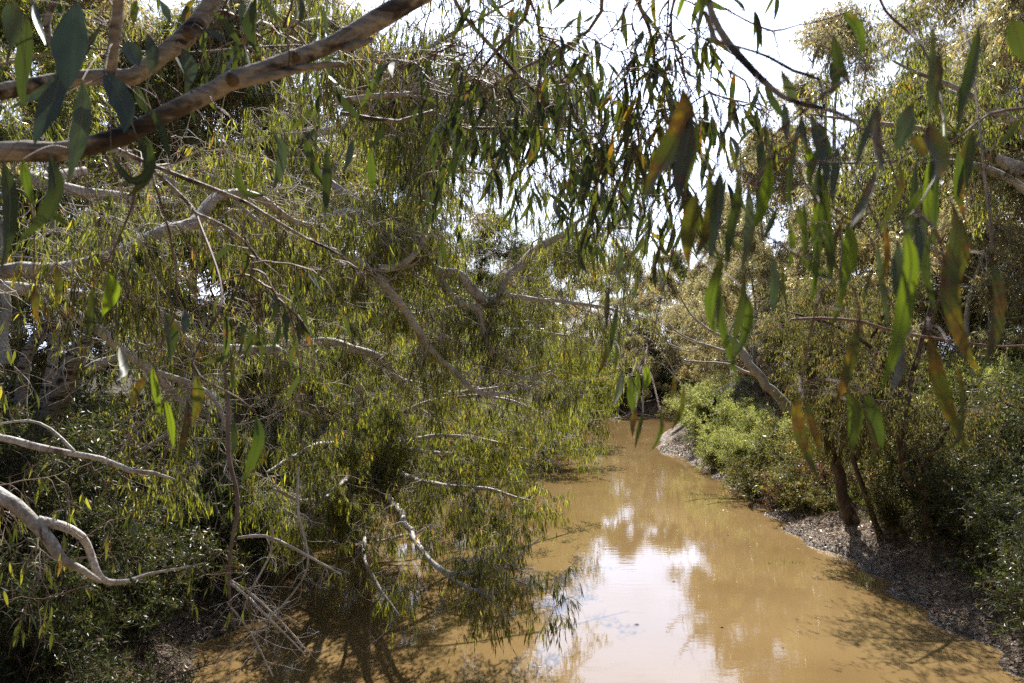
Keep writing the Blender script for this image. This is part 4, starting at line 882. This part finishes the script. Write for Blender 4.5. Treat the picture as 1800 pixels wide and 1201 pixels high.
# big dangling leaves of the overhead gum at the top left
near_tw = np.vstack([p for p, r_ in T5[1:7] + T5[9:10]])
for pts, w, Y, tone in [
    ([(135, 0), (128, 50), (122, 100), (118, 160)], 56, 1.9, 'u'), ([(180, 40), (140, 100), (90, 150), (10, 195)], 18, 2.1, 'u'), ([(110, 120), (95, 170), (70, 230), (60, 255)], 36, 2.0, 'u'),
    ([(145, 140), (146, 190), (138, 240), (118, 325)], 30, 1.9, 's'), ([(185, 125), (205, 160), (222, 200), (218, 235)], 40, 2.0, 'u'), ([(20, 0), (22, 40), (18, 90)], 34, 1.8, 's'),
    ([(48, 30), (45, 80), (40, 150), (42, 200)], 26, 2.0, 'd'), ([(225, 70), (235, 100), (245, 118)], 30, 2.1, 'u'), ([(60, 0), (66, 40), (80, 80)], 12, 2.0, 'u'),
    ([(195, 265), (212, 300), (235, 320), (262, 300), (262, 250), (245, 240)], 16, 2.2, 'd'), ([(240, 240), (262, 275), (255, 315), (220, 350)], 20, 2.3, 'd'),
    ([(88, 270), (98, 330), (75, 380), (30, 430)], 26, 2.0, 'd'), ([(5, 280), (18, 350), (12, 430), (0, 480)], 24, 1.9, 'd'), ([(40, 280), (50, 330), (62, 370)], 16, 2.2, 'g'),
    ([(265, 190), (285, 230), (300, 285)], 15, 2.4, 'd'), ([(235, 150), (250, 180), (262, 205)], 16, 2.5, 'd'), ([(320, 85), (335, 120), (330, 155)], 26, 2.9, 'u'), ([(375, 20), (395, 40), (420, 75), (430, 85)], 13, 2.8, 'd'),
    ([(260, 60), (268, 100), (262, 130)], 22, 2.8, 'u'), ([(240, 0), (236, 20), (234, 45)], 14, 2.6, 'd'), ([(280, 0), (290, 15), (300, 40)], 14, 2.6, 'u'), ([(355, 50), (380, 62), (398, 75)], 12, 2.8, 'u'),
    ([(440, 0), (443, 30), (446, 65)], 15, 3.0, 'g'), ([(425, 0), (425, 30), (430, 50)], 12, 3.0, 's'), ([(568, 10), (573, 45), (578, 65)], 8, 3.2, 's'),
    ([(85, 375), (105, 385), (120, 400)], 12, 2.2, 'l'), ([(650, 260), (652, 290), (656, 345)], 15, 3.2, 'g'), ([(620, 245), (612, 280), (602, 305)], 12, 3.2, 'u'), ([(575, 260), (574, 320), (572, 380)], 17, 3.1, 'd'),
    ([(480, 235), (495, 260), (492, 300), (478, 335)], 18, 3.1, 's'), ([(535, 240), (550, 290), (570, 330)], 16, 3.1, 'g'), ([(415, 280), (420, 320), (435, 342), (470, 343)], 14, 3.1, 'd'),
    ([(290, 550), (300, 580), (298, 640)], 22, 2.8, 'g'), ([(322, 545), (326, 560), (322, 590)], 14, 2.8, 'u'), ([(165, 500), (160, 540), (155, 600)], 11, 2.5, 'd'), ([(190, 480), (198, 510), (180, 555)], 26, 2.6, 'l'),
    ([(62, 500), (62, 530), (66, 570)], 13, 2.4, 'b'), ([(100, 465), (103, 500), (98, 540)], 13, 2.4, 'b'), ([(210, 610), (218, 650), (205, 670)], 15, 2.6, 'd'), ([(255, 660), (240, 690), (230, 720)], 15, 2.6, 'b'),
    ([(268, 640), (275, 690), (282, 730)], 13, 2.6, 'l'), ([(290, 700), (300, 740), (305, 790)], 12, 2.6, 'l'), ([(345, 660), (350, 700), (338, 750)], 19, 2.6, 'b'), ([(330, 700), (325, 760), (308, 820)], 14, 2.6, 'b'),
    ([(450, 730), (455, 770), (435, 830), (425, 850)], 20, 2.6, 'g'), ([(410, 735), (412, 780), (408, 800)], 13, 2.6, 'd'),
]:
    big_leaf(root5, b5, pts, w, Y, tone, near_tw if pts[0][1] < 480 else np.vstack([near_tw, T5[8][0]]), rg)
for k, p0 in enumerate([[(200, 270, 2.4, 4), (240, 330, 2.5, 4), (190, 460, 2.5, 3), (160, 495, 2.5, 2)], [(260, 290, 2.6, 4), (300, 420, 2.7, 4), (310, 540, 2.7, 3), (270, 640, 2.6, 3), (300, 700, 2.6, 2)],
                        [(345, 375, 3.3, 4), (390, 520, 2.9, 4), (340, 640, 2.7, 3), (420, 700, 2.6, 3), (450, 725, 2.6, 2)], [(40, 270, 2.5, 4), (60, 400, 2.4, 3), (62, 495, 2.4, 2), (100, 462, 2.4, 2)]]):
    p_, r_ = px_limb(p0, rg, .05); mb = MB(); tubes(mb, p_ - b5, r_, 6); mb.build('branchlet', M['twig_red'], root5)

# ------------------------------------------------------------------ the hanging branch in front on the right
rg = np.random.default_rng(80)
root6 = empty('hanging_branch', tuple(P(1235, -40, 1.9))); b6 = np.array(root6.location)
tag(root6, 'close leafy gum branch dangling from the top right with long rust spotted leaves', 'branch')
HL = add_lines(
    [(1130, -420, 1.9, 22), (1190, -200, 1.85, 16), (1236, -40, 1.8, 13), (1252, 20, 1.78, 13), (1280, 75, 1.75, 13), (1310, 110, 1.72, 13), (1340, 140, 1.7, 12), (1375, 170, 1.68, 10), (1410, 182, 1.66, 9), (1450, 190, 1.65, 9), (1485, 203, 1.62, 7), (1520, 230, 1.6, 5), (1560, 270, 1.55, 4)],
    [(1238, 20, 1.8, 8), (1256, 55, 1.8, 9), (1264, 75, 1.78, 8), (1300, 84, 1.75, 6), (1350, 100, 1.72, 6), (1395, 125, 1.7, 6), (1438, 140, 1.68, 6), (1445, 170, 1.66, 5), (1450, 190, 1.65, 4)],
    [(1275, 15, 2.0, 4), (1310, 35, 2.0, 4), (1358, 55, 2.0, 5), (1400, 45, 2.0, 3), (1460, 32, 2.0, 2), (1480, 22, 2.0, 1.5)],
    [(1358, 55, 2.0, 4), (1366, 80, 1.9, 3), (1370, 105, 1.8, 2)],
    [(1330, 130, 1.7, 4), (1330, 170, 1.6, 4), (1350, 210, 1.55, 4), (1358, 240, 1.5, 3), (1350, 280, 1.48, 3), (1325, 325, 1.45, 2)],
    [(1395, 178, 1.66, 4), (1420, 205, 1.65, 4), (1470, 240, 1.6, 4), (1500, 300, 1.6, 3), (1545, 400, 1.55, 3), (1575, 480, 1.5, 3)],
    [(1445, 195, 1.65, 4), (1440, 250, 1.65, 4), (1432, 300, 1.6, 3), (1420, 330, 1.6, 2), (1450, 370, 1.6, 3), (1478, 400, 1.6, 3), (1476, 480, 1.55, 3), (1460, 495, 1.55, 3), (1440, 525, 1.5, 3), (1425, 580, 1.5, 3), (1412, 650, 1.5, 3), (1405, 690, 1.5, 2)],
    [(1380, 240, 1.7, 2), (1420, 330, 1.7, 3), (1470, 370, 1.7, 3), (1530, 420, 1.65, 3), (1560, 520, 1.6, 3), (1600, 590, 1.6, 2)],
    [(1225, 470, 1.5, 2), (1260, 420, 1.5, 3), (1330, 410, 1.5, 2), (1385, 440, 1.55, 2), (1430, 470, 1.6, 2)],
    [(1475, 490, 1.55, 3), (1500, 505, 1.5, 3), (1512, 560, 1.5, 2.5), (1518, 600, 1.5, 2)],
    [(1800, 190, 2.6, 6), (1740, 200, 2.5, 5), (1690, 240, 2.4, 4), (1660, 255, 2.4, 3), (1600, 258, 2.3, 2)],
    [(1530, -40, 2.2, 4), (1556, 20, 2.2, 5), (1590, 50, 2.2, 5), (1620, 80, 2.1, 4), (1650, 150, 2.0, 4), (1660, 240, 1.8, 4), (1640, 320, 1.6, 3), (1600, 380, 1.5, 3)],
    [(1390, 562, 3.2, 4), (1440, 560, 3.2, 5), (1510, 565, 3.2, 5), (1560, 580, 3.2, 5), (1640, 595, 3.2, 5), (1760, 610, 3.2, 4), (1860, 600, 3.2, 3)],
    [(1560, 270, 1.55, 4), (1590, 350, 1.5, 4), (1640, 400, 1.45, 3), (1660, 470, 1.4, 3), (1640, 560, 1.4, 3), (1630, 575, 1.4, 2)],
    [(1690, 20, 1.9, 4), (1710, 120, 1.7, 4), (1730, 300, 1.5, 3), (1745, 440, 1.4, 3)],
    [(1236, -40, 1.8, 6), (1225, 60, 1.7, 4), (1210, 130, 1.6, 3), (1205, 150, 1.6, 2)],
    [(1300, 84, 1.75, 3), (1270, 180, 1.7, 2), (1262, 290, 1.6, 2), (1240, 310, 1.6, 2)],
)
for i, (p_, r_) in enumerate(HL):
    mb = MB(); tubes(mb, p_ - b6, r_, 10 if i < 2 else 6)
    Cq, _, _ = sprout(rg, [(p_, r_)], 4, .1, 1, (.03, .14), 6, .25, .05); tubes(mb, Cq - b6, taper(Cq, np.full(len(Cq), .0012), .0005), 4)
    mb.build('stem' if i < 2 else 'twig', M['bark_tan'] if i < 2 else M['twig_red'], root6)
tw6 = np.vstack([p for p, r_ in HL[:12] + HL[13:]])
RL = [
    ([(1200, 155), (1205, 200), (1180, 260), (1150, 310), (1128, 370)], 46, 1.30, 'b'), ([(1215, 200), (1208, 250), (1195, 310), (1192, 370)], 34, 1.32, 'b'), ([(1225, 210), (1222, 260), (1208, 320), (1200, 345)], 14, 1.35, 'd'),
    ([(1225, 335), (1215, 390), (1208, 430), (1212, 480)], 36, 1.30, 'b'), ([(1245, 290), (1250, 340), (1245, 400), (1220, 460)], 24, 1.33, 'b'), ([(1266, 300), (1262, 360), (1256, 420), (1250, 470)], 27, 1.28, 'd'),
    ([(1297, 300), (1298, 350), (1285, 410), (1276, 480)], 22, 1.30, 'd'), ([(1315, 325), (1318, 380), (1312, 440), (1298, 495)], 22, 1.30, 's'), ([(1352, 275), (1352, 320), (1335, 380), (1320, 410)], 26, 1.32, 'l'),
    ([(1330, 330), (1338, 370), (1330, 400)], 22, 1.36, 's'), ([(1270, 445), (1258, 490), (1248, 540), (1258, 595)], 27, 1.28, 'g'), ([(1267, 505), (1268, 560), (1280, 610), (1300, 680)], 17, 1.30, 'g'),
    ([(1308, 480), (1305, 530), (1292, 590), (1285, 635)], 18, 1.30, 'd'), ([(1312, 515), (1318, 560), (1302, 610), (1282, 640)], 19, 1.30, 'g'), ([(1366, 365), (1352, 400), (1340, 425)], 14, 1.5, 'd'),
    ([(1358, 450), (1362, 490), (1360, 520), (1358, 555)], 19, 1.5, 's'), ([(1374, 460), (1378, 510), (1386, 560)], 8, 1.5, 'd'), ([(1384, 385), (1392, 420), (1390, 450), (1386, 480)], 13, 1.6, 'g'),
    ([(1402, 360), (1408, 390), (1418, 420)], 13, 1.6, 'd'), ([(1440, 355), (1438, 390), (1428, 430)], 24, 1.5, 'l'), ([(1405, 450), (1430, 475), (1462, 490)], 16, 1.5, 'g'), ([(1465, 60), (1475, 110), (1494, 150)], 22, 1.55, 'd'),
    ([(1480, 22), (1502, 40), (1514, 70), (1510, 110)], 20, 1.5, 'g'), ([(1460, 110), (1468, 140), (1455, 175)], 20, 1.6, 'g'), ([(1375, 125), (1388, 155), (1398, 185)], 20, 1.6, 's'), ([(1378, 180), (1382, 215), (1384, 250)], 18, 1.6, 's'),
    ([(1426, 200), (1440, 250), (1452, 300), (1452, 335)], 24, 1.6, 's'), ([(1408, 200), (1412, 235), (1422, 270)], 14, 1.6, 's'), ([(1415, 255), (1422, 270), (1424, 290)], 14, 1.5, 'l'), ([(1330, 160), (1325, 180), (1322, 200)], 9, 1.7, 'g'),
    ([(1490, 390), (1495, 430), (1490, 480), (1484, 515)], 30, 1.4, 'l'), ([(1548, 175), (1535, 210), (1515, 260), (1500, 310)], 16, 1.2, 's'), ([(1545, 195), (1540, 240), (1548, 290), (1558, 310)], 18, 1.2, 'b'),
    ([(1600, 185), (1590, 220), (1572, 270)], 36, 1.15, 's'), ([(1638, 40), (1640, 100), (1636, 160), (1634, 215)], 16, 1.2, 's'), ([(1650, 80), (1652, 130), (1645, 190), (1670, 230)], 12, 1.2, 'b'),
    ([(1722, 40), (1710, 110), (1692, 180), (1682, 240)], 24, 1.15, 'g'), ([(1778, 30), (1790, 70), (1800, 110)], 40, 1.1, 'd'), ([(1800, 200), (1775, 235), (1748, 265)], 14, 1.2, 'd'), ([(1632, 215), (1645, 260), (1648, 290), (1640, 318)], 42, 1.15, 'b'),
    ([(1545, 290), (1525, 340), (1505, 380), (1495, 400)], 18, 1.2, 'b'), ([(1575, 280), (1585, 320), (1560, 380), (1530, 430)], 12, 1.2, 'b'), ([(1602, 240), (1618, 260), (1625, 285)], 22, 1.2, 'b'), ([(1620, 330), (1605, 360), (1590, 375)], 18, 1.25, 'g'),
    ([(1590, 400), (1602, 460), (1590, 540), (1575, 610), (1548, 690)], 34, 1.15, 'l'), ([(1578, 420), (1580, 480), (1590, 540), (1602, 590)], 30, 1.2, 's'), ([(1555, 390), (1560, 440), (1552, 500)], 14, 1.2, 'b'), ([(1610, 380), (1615, 440), (1600, 520)], 18, 1.2, 's'),
    ([(1672, 350), (1682, 400), (1672, 460), (1668, 520), (1690, 600), (1726, 665)], 34, 1.2, 'b'), ([(1690, 380), (1695, 440), (1680, 500), (1690, 560)], 22, 1.25, 'b'), ([(1737, 450), (1755, 500), (1752, 570), (1738, 620), (1726, 660)], 24, 1.2, 'b'),
    ([(1632, 580), (1645, 640), (1668, 720), (1705, 800)], 30, 1.2, 'b'), ([(1673, 615), (1690, 670), (1692, 730), (1680, 780), (1618, 805)], 10, 1.2, 'b'), ([(1510, 560), (1500, 610), (1485, 670), (1463, 720)], 22, 1.35, 'b'), ([(1490, 685), (1504, 720), (1500, 770), (1497, 800)], 28, 1.35, 'g'),
    ([(1522, 690), (1535, 730), (1545, 760), (1552, 792)], 27, 1.35, 'g'), ([(1518, 720), (1538, 780), (1525, 830)], 10, 1.35, 'b'), ([(1405, 690), (1400, 730), (1415, 790), (1440, 845)], 26, 1.35, 'b'), ([(1412, 700), (1430, 750), (1448, 808)], 17, 1.35, 'b'),
    ([(1590, 600), (1580, 650), (1568, 690)], 16, 1.3, 'b'), ([(1720, 670), (1728, 710), (1738, 750)], 6, 1.25, 'd'), ([(1532, 480), (1525, 500), (1515, 535)], 9, 1.35, 's'), ([(1640, 400), (1625, 470), (1640, 530), (1645, 555)], 16, 1.3, 'd'),
    ([(1310, 20), (1300, 5), (1278, -10)], 8, 1.8, 'd'), ([(1240, -20), (1236, 5), (1230, 25)], 18, 1.5, 'l'), ([(1205, -15), (1195, 15), (1188, 38)], 11, 1.8, 'l'), ([(1247, 40), (1252, 60), (1247, 80)], 12, 1.9, 'g'), ([(1275, 235), (1270, 250), (1258, 290)], 9, 2.0, 'd'), ([(1284, 205), (1275, 230), (1270, 245)], 8, 2.0, 'd'),
]
for pts, w, Y, tone in RL:
    big_leaf(root6, b6, pts, w, Y, tone, tw6, rg)

cand = np.vstack([p for p, r_ in HL[4:12] + HL[13:15]]); ppx = 900 + cand[:, 0] / cand[:, 1] * F_PX; ppy = HORIZON - (cand[:, 2] - CAM_Z) / cand[:, 1] * F_PX
cand = cand[(ppx > 1380) & (ppx < 1740) & (ppy > 140) & (ppy < 430)]
for k in range(24):
    q = cand[rg.integers(len(cand))]; Y = q[1] + rg.uniform(-.06, .06); x0 = 900 + q[0] / q[1] * F_PX + rg.uniform(-14, 14); y0 = HORIZON - (q[2] - CAM_Z) / q[1] * F_PX + rg.uniform(6, 24)
    Lp = rg.uniform(90, 185); sw = rg.uniform(-26, 26); cv = rg.uniform(-20, 20)
    big_leaf(root6, b6, [(x0, y0), (x0 + sw * .35 + cv * .6, y0 + Lp * .35), (x0 + sw * .75 + cv * .7, y0 + Lp * .7), (x0 + sw, y0 + Lp)], rg.uniform(11, 20), Y, 'dgsgbdsglg'[k % 10], tw6, rg)

# small hanging sprays right of the weeping canopy, between camera and river bend
root7 = empty('hanging_spray', tuple(P(1140, 300, 2.6))); b7 = np.array(root7.location)
tag(root7, 'thin hanging spray of dark narrow leaves dangling over the far end of the river', 'branch')
H7 = add_lines([(1180, -60, 2.8, 4), (1168, 150, 2.8, 4), (1178, 345, 2.7, 3), (1180, 450, 2.6, 3), (1165, 510, 2.6, 2), (1150, 580, 2.5, 2), (1130, 640, 2.5, 2)],
               [(1178, 345, 2.7, 3), (1130, 420, 2.7, 2), (1095, 470, 2.7, 2), (1070, 520, 2.6, 2), (1080, 600, 2.5, 2)], [(1152, 575, 2.5, 2), (1185, 620, 2.5, 2), (1195, 660, 2.5, 2)])
for p_, r_ in H7: mb = MB(); tubes(mb, p_ - b7, r_, 6); mb.build('stem', M['twig_red'], root7)
tw7 = np.vstack([p for p, r_ in H7])
for pts, w, Y, tone in [([(1070, 505), (1066, 540), (1066, 580)], 11, 2.5, 'b'), ([(1085, 535), (1080, 570), (1070, 620), (1062, 640)], 11, 2.5, 'd'), ([(1090, 578), (1086, 610), (1080, 660)], 8, 2.5, 'd'), ([(1068, 600), (1060, 640), (1048, 660)], 9, 2.5, 'b'),
                        ([(1095, 650), (1090, 680), (1078, 715)], 14, 2.2, 'l'), ([(1110, 660), (1108, 700), (1115, 730)], 13, 2.2, 'g'), ([(1134, 640), (1138, 670), (1130, 690)], 14, 2.2, 'l'), ([(1122, 650), (1120, 690), (1115, 720)], 12, 2.2, 'g'),
                        ([(1118, 715), (1112, 745), (1112, 770)], 12, 2.1, 'b'), ([(1130, 725), (1122, 760), (1116, 790)], 9, 2.1, 'd'), ([(1160, 720), (1164, 745), (1155, 775), (1142, 795)], 9, 2.1, 'l'), ([(1202, 680), (1198, 720), (1180, 757)], 11, 2.1, 'b'), ([(1186, 655), (1184, 685), (1178, 705)], 10, 2.2, 'b'),
                        ([(1115, 350), (1108, 385), (1108, 420)], 9, 2.7, 'd'), ([(1140, 360), (1142, 400), (1138, 430)], 8, 2.7, 'd'), ([(1045, 430), (1042, 460), (1044, 480)], 8, 2.7, 'd'), ([(1095, 430), (1088, 470), (1086, 500)], 9, 2.7, 's')]:
    big_leaf(root7, b7, pts, w, Y, tone, tw7, rg, .25)

# ------------------------------------------------------------------ ground litter, driftwood, grass
rg = np.random.default_rng(81)
def on_land(n_, x0, x1, y0, y1, d0, d1):
    x = rg.uniform(x0, x1, n_); y = rg.uniform(y0, y1, n_); s = river_sd(x, y); k = (s > d0) & (s < d1); return x[k], y[k]
x, y = on_land(440000, -16, 20, 9, 58, -.6, 6); z = ground_h(x, y); k = z > .004; x, y, z = x[k], y[k], z[k]; n_ = len(x)
mb = MB(); d = rg.normal(0, 1, (n_, 3)); d[:, 2] = rg.uniform(-.1, .45, n_); Ls = rg.uniform(.06, .2, n_); leaves(mb, rg, np.stack([x, y, z + .012], 1), d, Ls, Ls * rg.uniform(.12, .3, n_), 1)
tag(mb.build('leaf_litter', M['litter'], smooth=False), 'fallen leaves and bark strewn over the muddy banks', 'leaf litter', kind='stuff')
x, y = on_land(22000, -20, 26, 9, 80, 1.2, 12); k = bumps(x, y) > 0.0; x, y = x[k], y[k]; z = ground_h(x, y); c = np.stack([x, y, z], 1)
st = np.repeat(c, 14, 0) + rg.normal(0, .07, (len(c) * 14, 3)) * [1, 1, 0]; d = rg.normal(0, .4, st.shape); d[:, 2] = 1; n_ = len(st); Ls = rg.uniform(.15, .5, n_)
mb = MB(); leaves(mb, rg, st, d, Ls, Ls * .04 + .004, 2, .3, .5); tag(mb.build('grass', M['grass'], smooth=False), 'grass and low weeds growing on the banks', 'grass', kind='stuff')
x, y = on_land(2600, -14, 19, 11, 60, -.25, 4.5); n_ = len(x); a_ = rg.uniform(0, 6.28, n_); C = curves(rg, np.stack([x, y, ground_h(x, y) + .02], 1), np.stack([np.cos(a_), np.sin(a_), rg.uniform(-.1, .35, n_)], 1), rg.uniform(.2, 1.1, n_), 7, .2, .02)
mb = MB(); tubes(mb, C, taper(C, rg.uniform(.005, .016, n_), .002), 4); tag(mb.build('fallen_twigs', M['twig']), 'sticks and roots strewn over the mud', 'fallen twigs', kind='stuff')
# sedge in the shallow water at the right edge
for i, (px, py, lab) in enumerate([(1395, 990, 'submerged tuft of sedge furthest from the right mud'), (1460, 1008, 'submerged tuft of sedge midway along the shaded shallows'), (1520, 1030, 'sedge tuft close to the mud above the dark shadow'), (1605, 1080, 'green sedge tuft nearest the camera at the mud edge')]):
    Y = CAM_Z * F_PX / (py - HORIZON); x0 = (px - 900) / F_PX * Y; n_ = 90
    st = np.stack([x0 + rg.normal(0, .35, n_), Y + rg.normal(0, .2, n_), np.full(n_, -.04)], 1); d = rg.normal(0, .45, (n_, 3)); d[:, 2] = 1; Ls = rg.uniform(.06, .2, n_)
    mb = MB(); leaves(mb, rg, st - [x0, Y, 0], d, Ls, Ls * .06 + .006, 2, .3, .4); o = mb.build('sedge_tuft', M['grass'], smooth=False); o.location = (x0, Y, 0); tag(o, lab, 'plant', 'sedge tufts in the shallows')
# driftwood
def drift(px, Y, ang, L, r, lab, mat='dead', n=3):
    x0 = (px - 900) / F_PX * Y; z0 = max(gz(x0, Y), 0) + r * .8
    root = empty('driftwood', (x0, Y, z0)); tag(root, lab, 'driftwood', 'dead wood lying along the banks')
    a = np.array([math.cos(ang), math.sin(ang), .12]); pts = [(-.5 * L * a), rg.normal(0, .05 * L, 3) * [1, 1, .3], .5 * L * a]
    p_, r_ = limb_line(pts, [r, r * .8, r * .3], rg, .1, .1); mb = MB(); tubes(mb, p_, r_, 7); mb.build('stem', M[mat], root)
    C = sub_sprout(rg, p_[None], n * 3, .2, 1, (.25 * L, .5 * L), 7, .2, .02, .5); mb = MB(); tubes(mb, C, taper(C, np.full(len(C), r * .35), .004), 5); mb.build('branch', M[mat], root)
for a in [(1428, 32.5, .4, 1.3, .07, 'pale broken log on the mud beside the russet bush'), (1330, 38, 2.2, 1.6, .04, 'thin stick at the water edge below the olive shrub'), (1240, 52, 2.8, 2.2, .05, 'grey stick on the pale mud point'),
          (1070, 84, .1, 5, .12, 'tangle of dead branches at the dark mouth of the bend', 'dead', 6), (1130, 88, 2.9, 5, .1, 'tangle of dead branches on the far shore below the middle dark shrub', 'dead', 6), (1030, 76, .8, 4, .1, 'bleached branch lying at the left shore of the bend', 'dead', 6),
          (1690, 20.2, 2.6, 1.5, .03, 'dark stick at the lower right mud edge', 'twig', 4), (320, 17.2, .5, 1.4, .03, 'stick on the mud in the lower left', 'twig', 4), (250, 16, 1.2, 1.6, .03, 'second stick in the lower left litter', 'twig', 4),
          (700, 30, .4, 3.5, .08, 'fallen branch half in the water under the weeping canopy', 'dead', 5), (1600, 24.6, 2.4, 1.6, .03, 'dark twiggy branch lying on the shaded slope', 'twig', 5)]:
    drift(*a)

x = rg.uniform(-9, 14, 9000); y = rg.uniform(14, 80, 9000); sd = -river_sd(x, y); k = (sd > .05) & (rg.uniform(0, 1, 9000) < np.interp(sd, [0, .5, 2, 6], [.5, .16, .03, .012])); x, y = x[k], y[k]; n_ = len(x)
mb = MB(); d = rg.normal(0, 1, (n_, 3)); d[:, 2] = rg.uniform(0, .08, n_); Ls = rg.uniform(.07, .17, n_); leaves(mb, rg, np.stack([x, y, np.full(n_, .012)], 1), d, Ls, Ls * rg.uniform(.15, .25, n_), 1)
tag(mb.build('floating_leaves', M['litter'], smooth=False), 'fallen leaves drifting on the muddy water', 'leaf litter', kind='stuff')
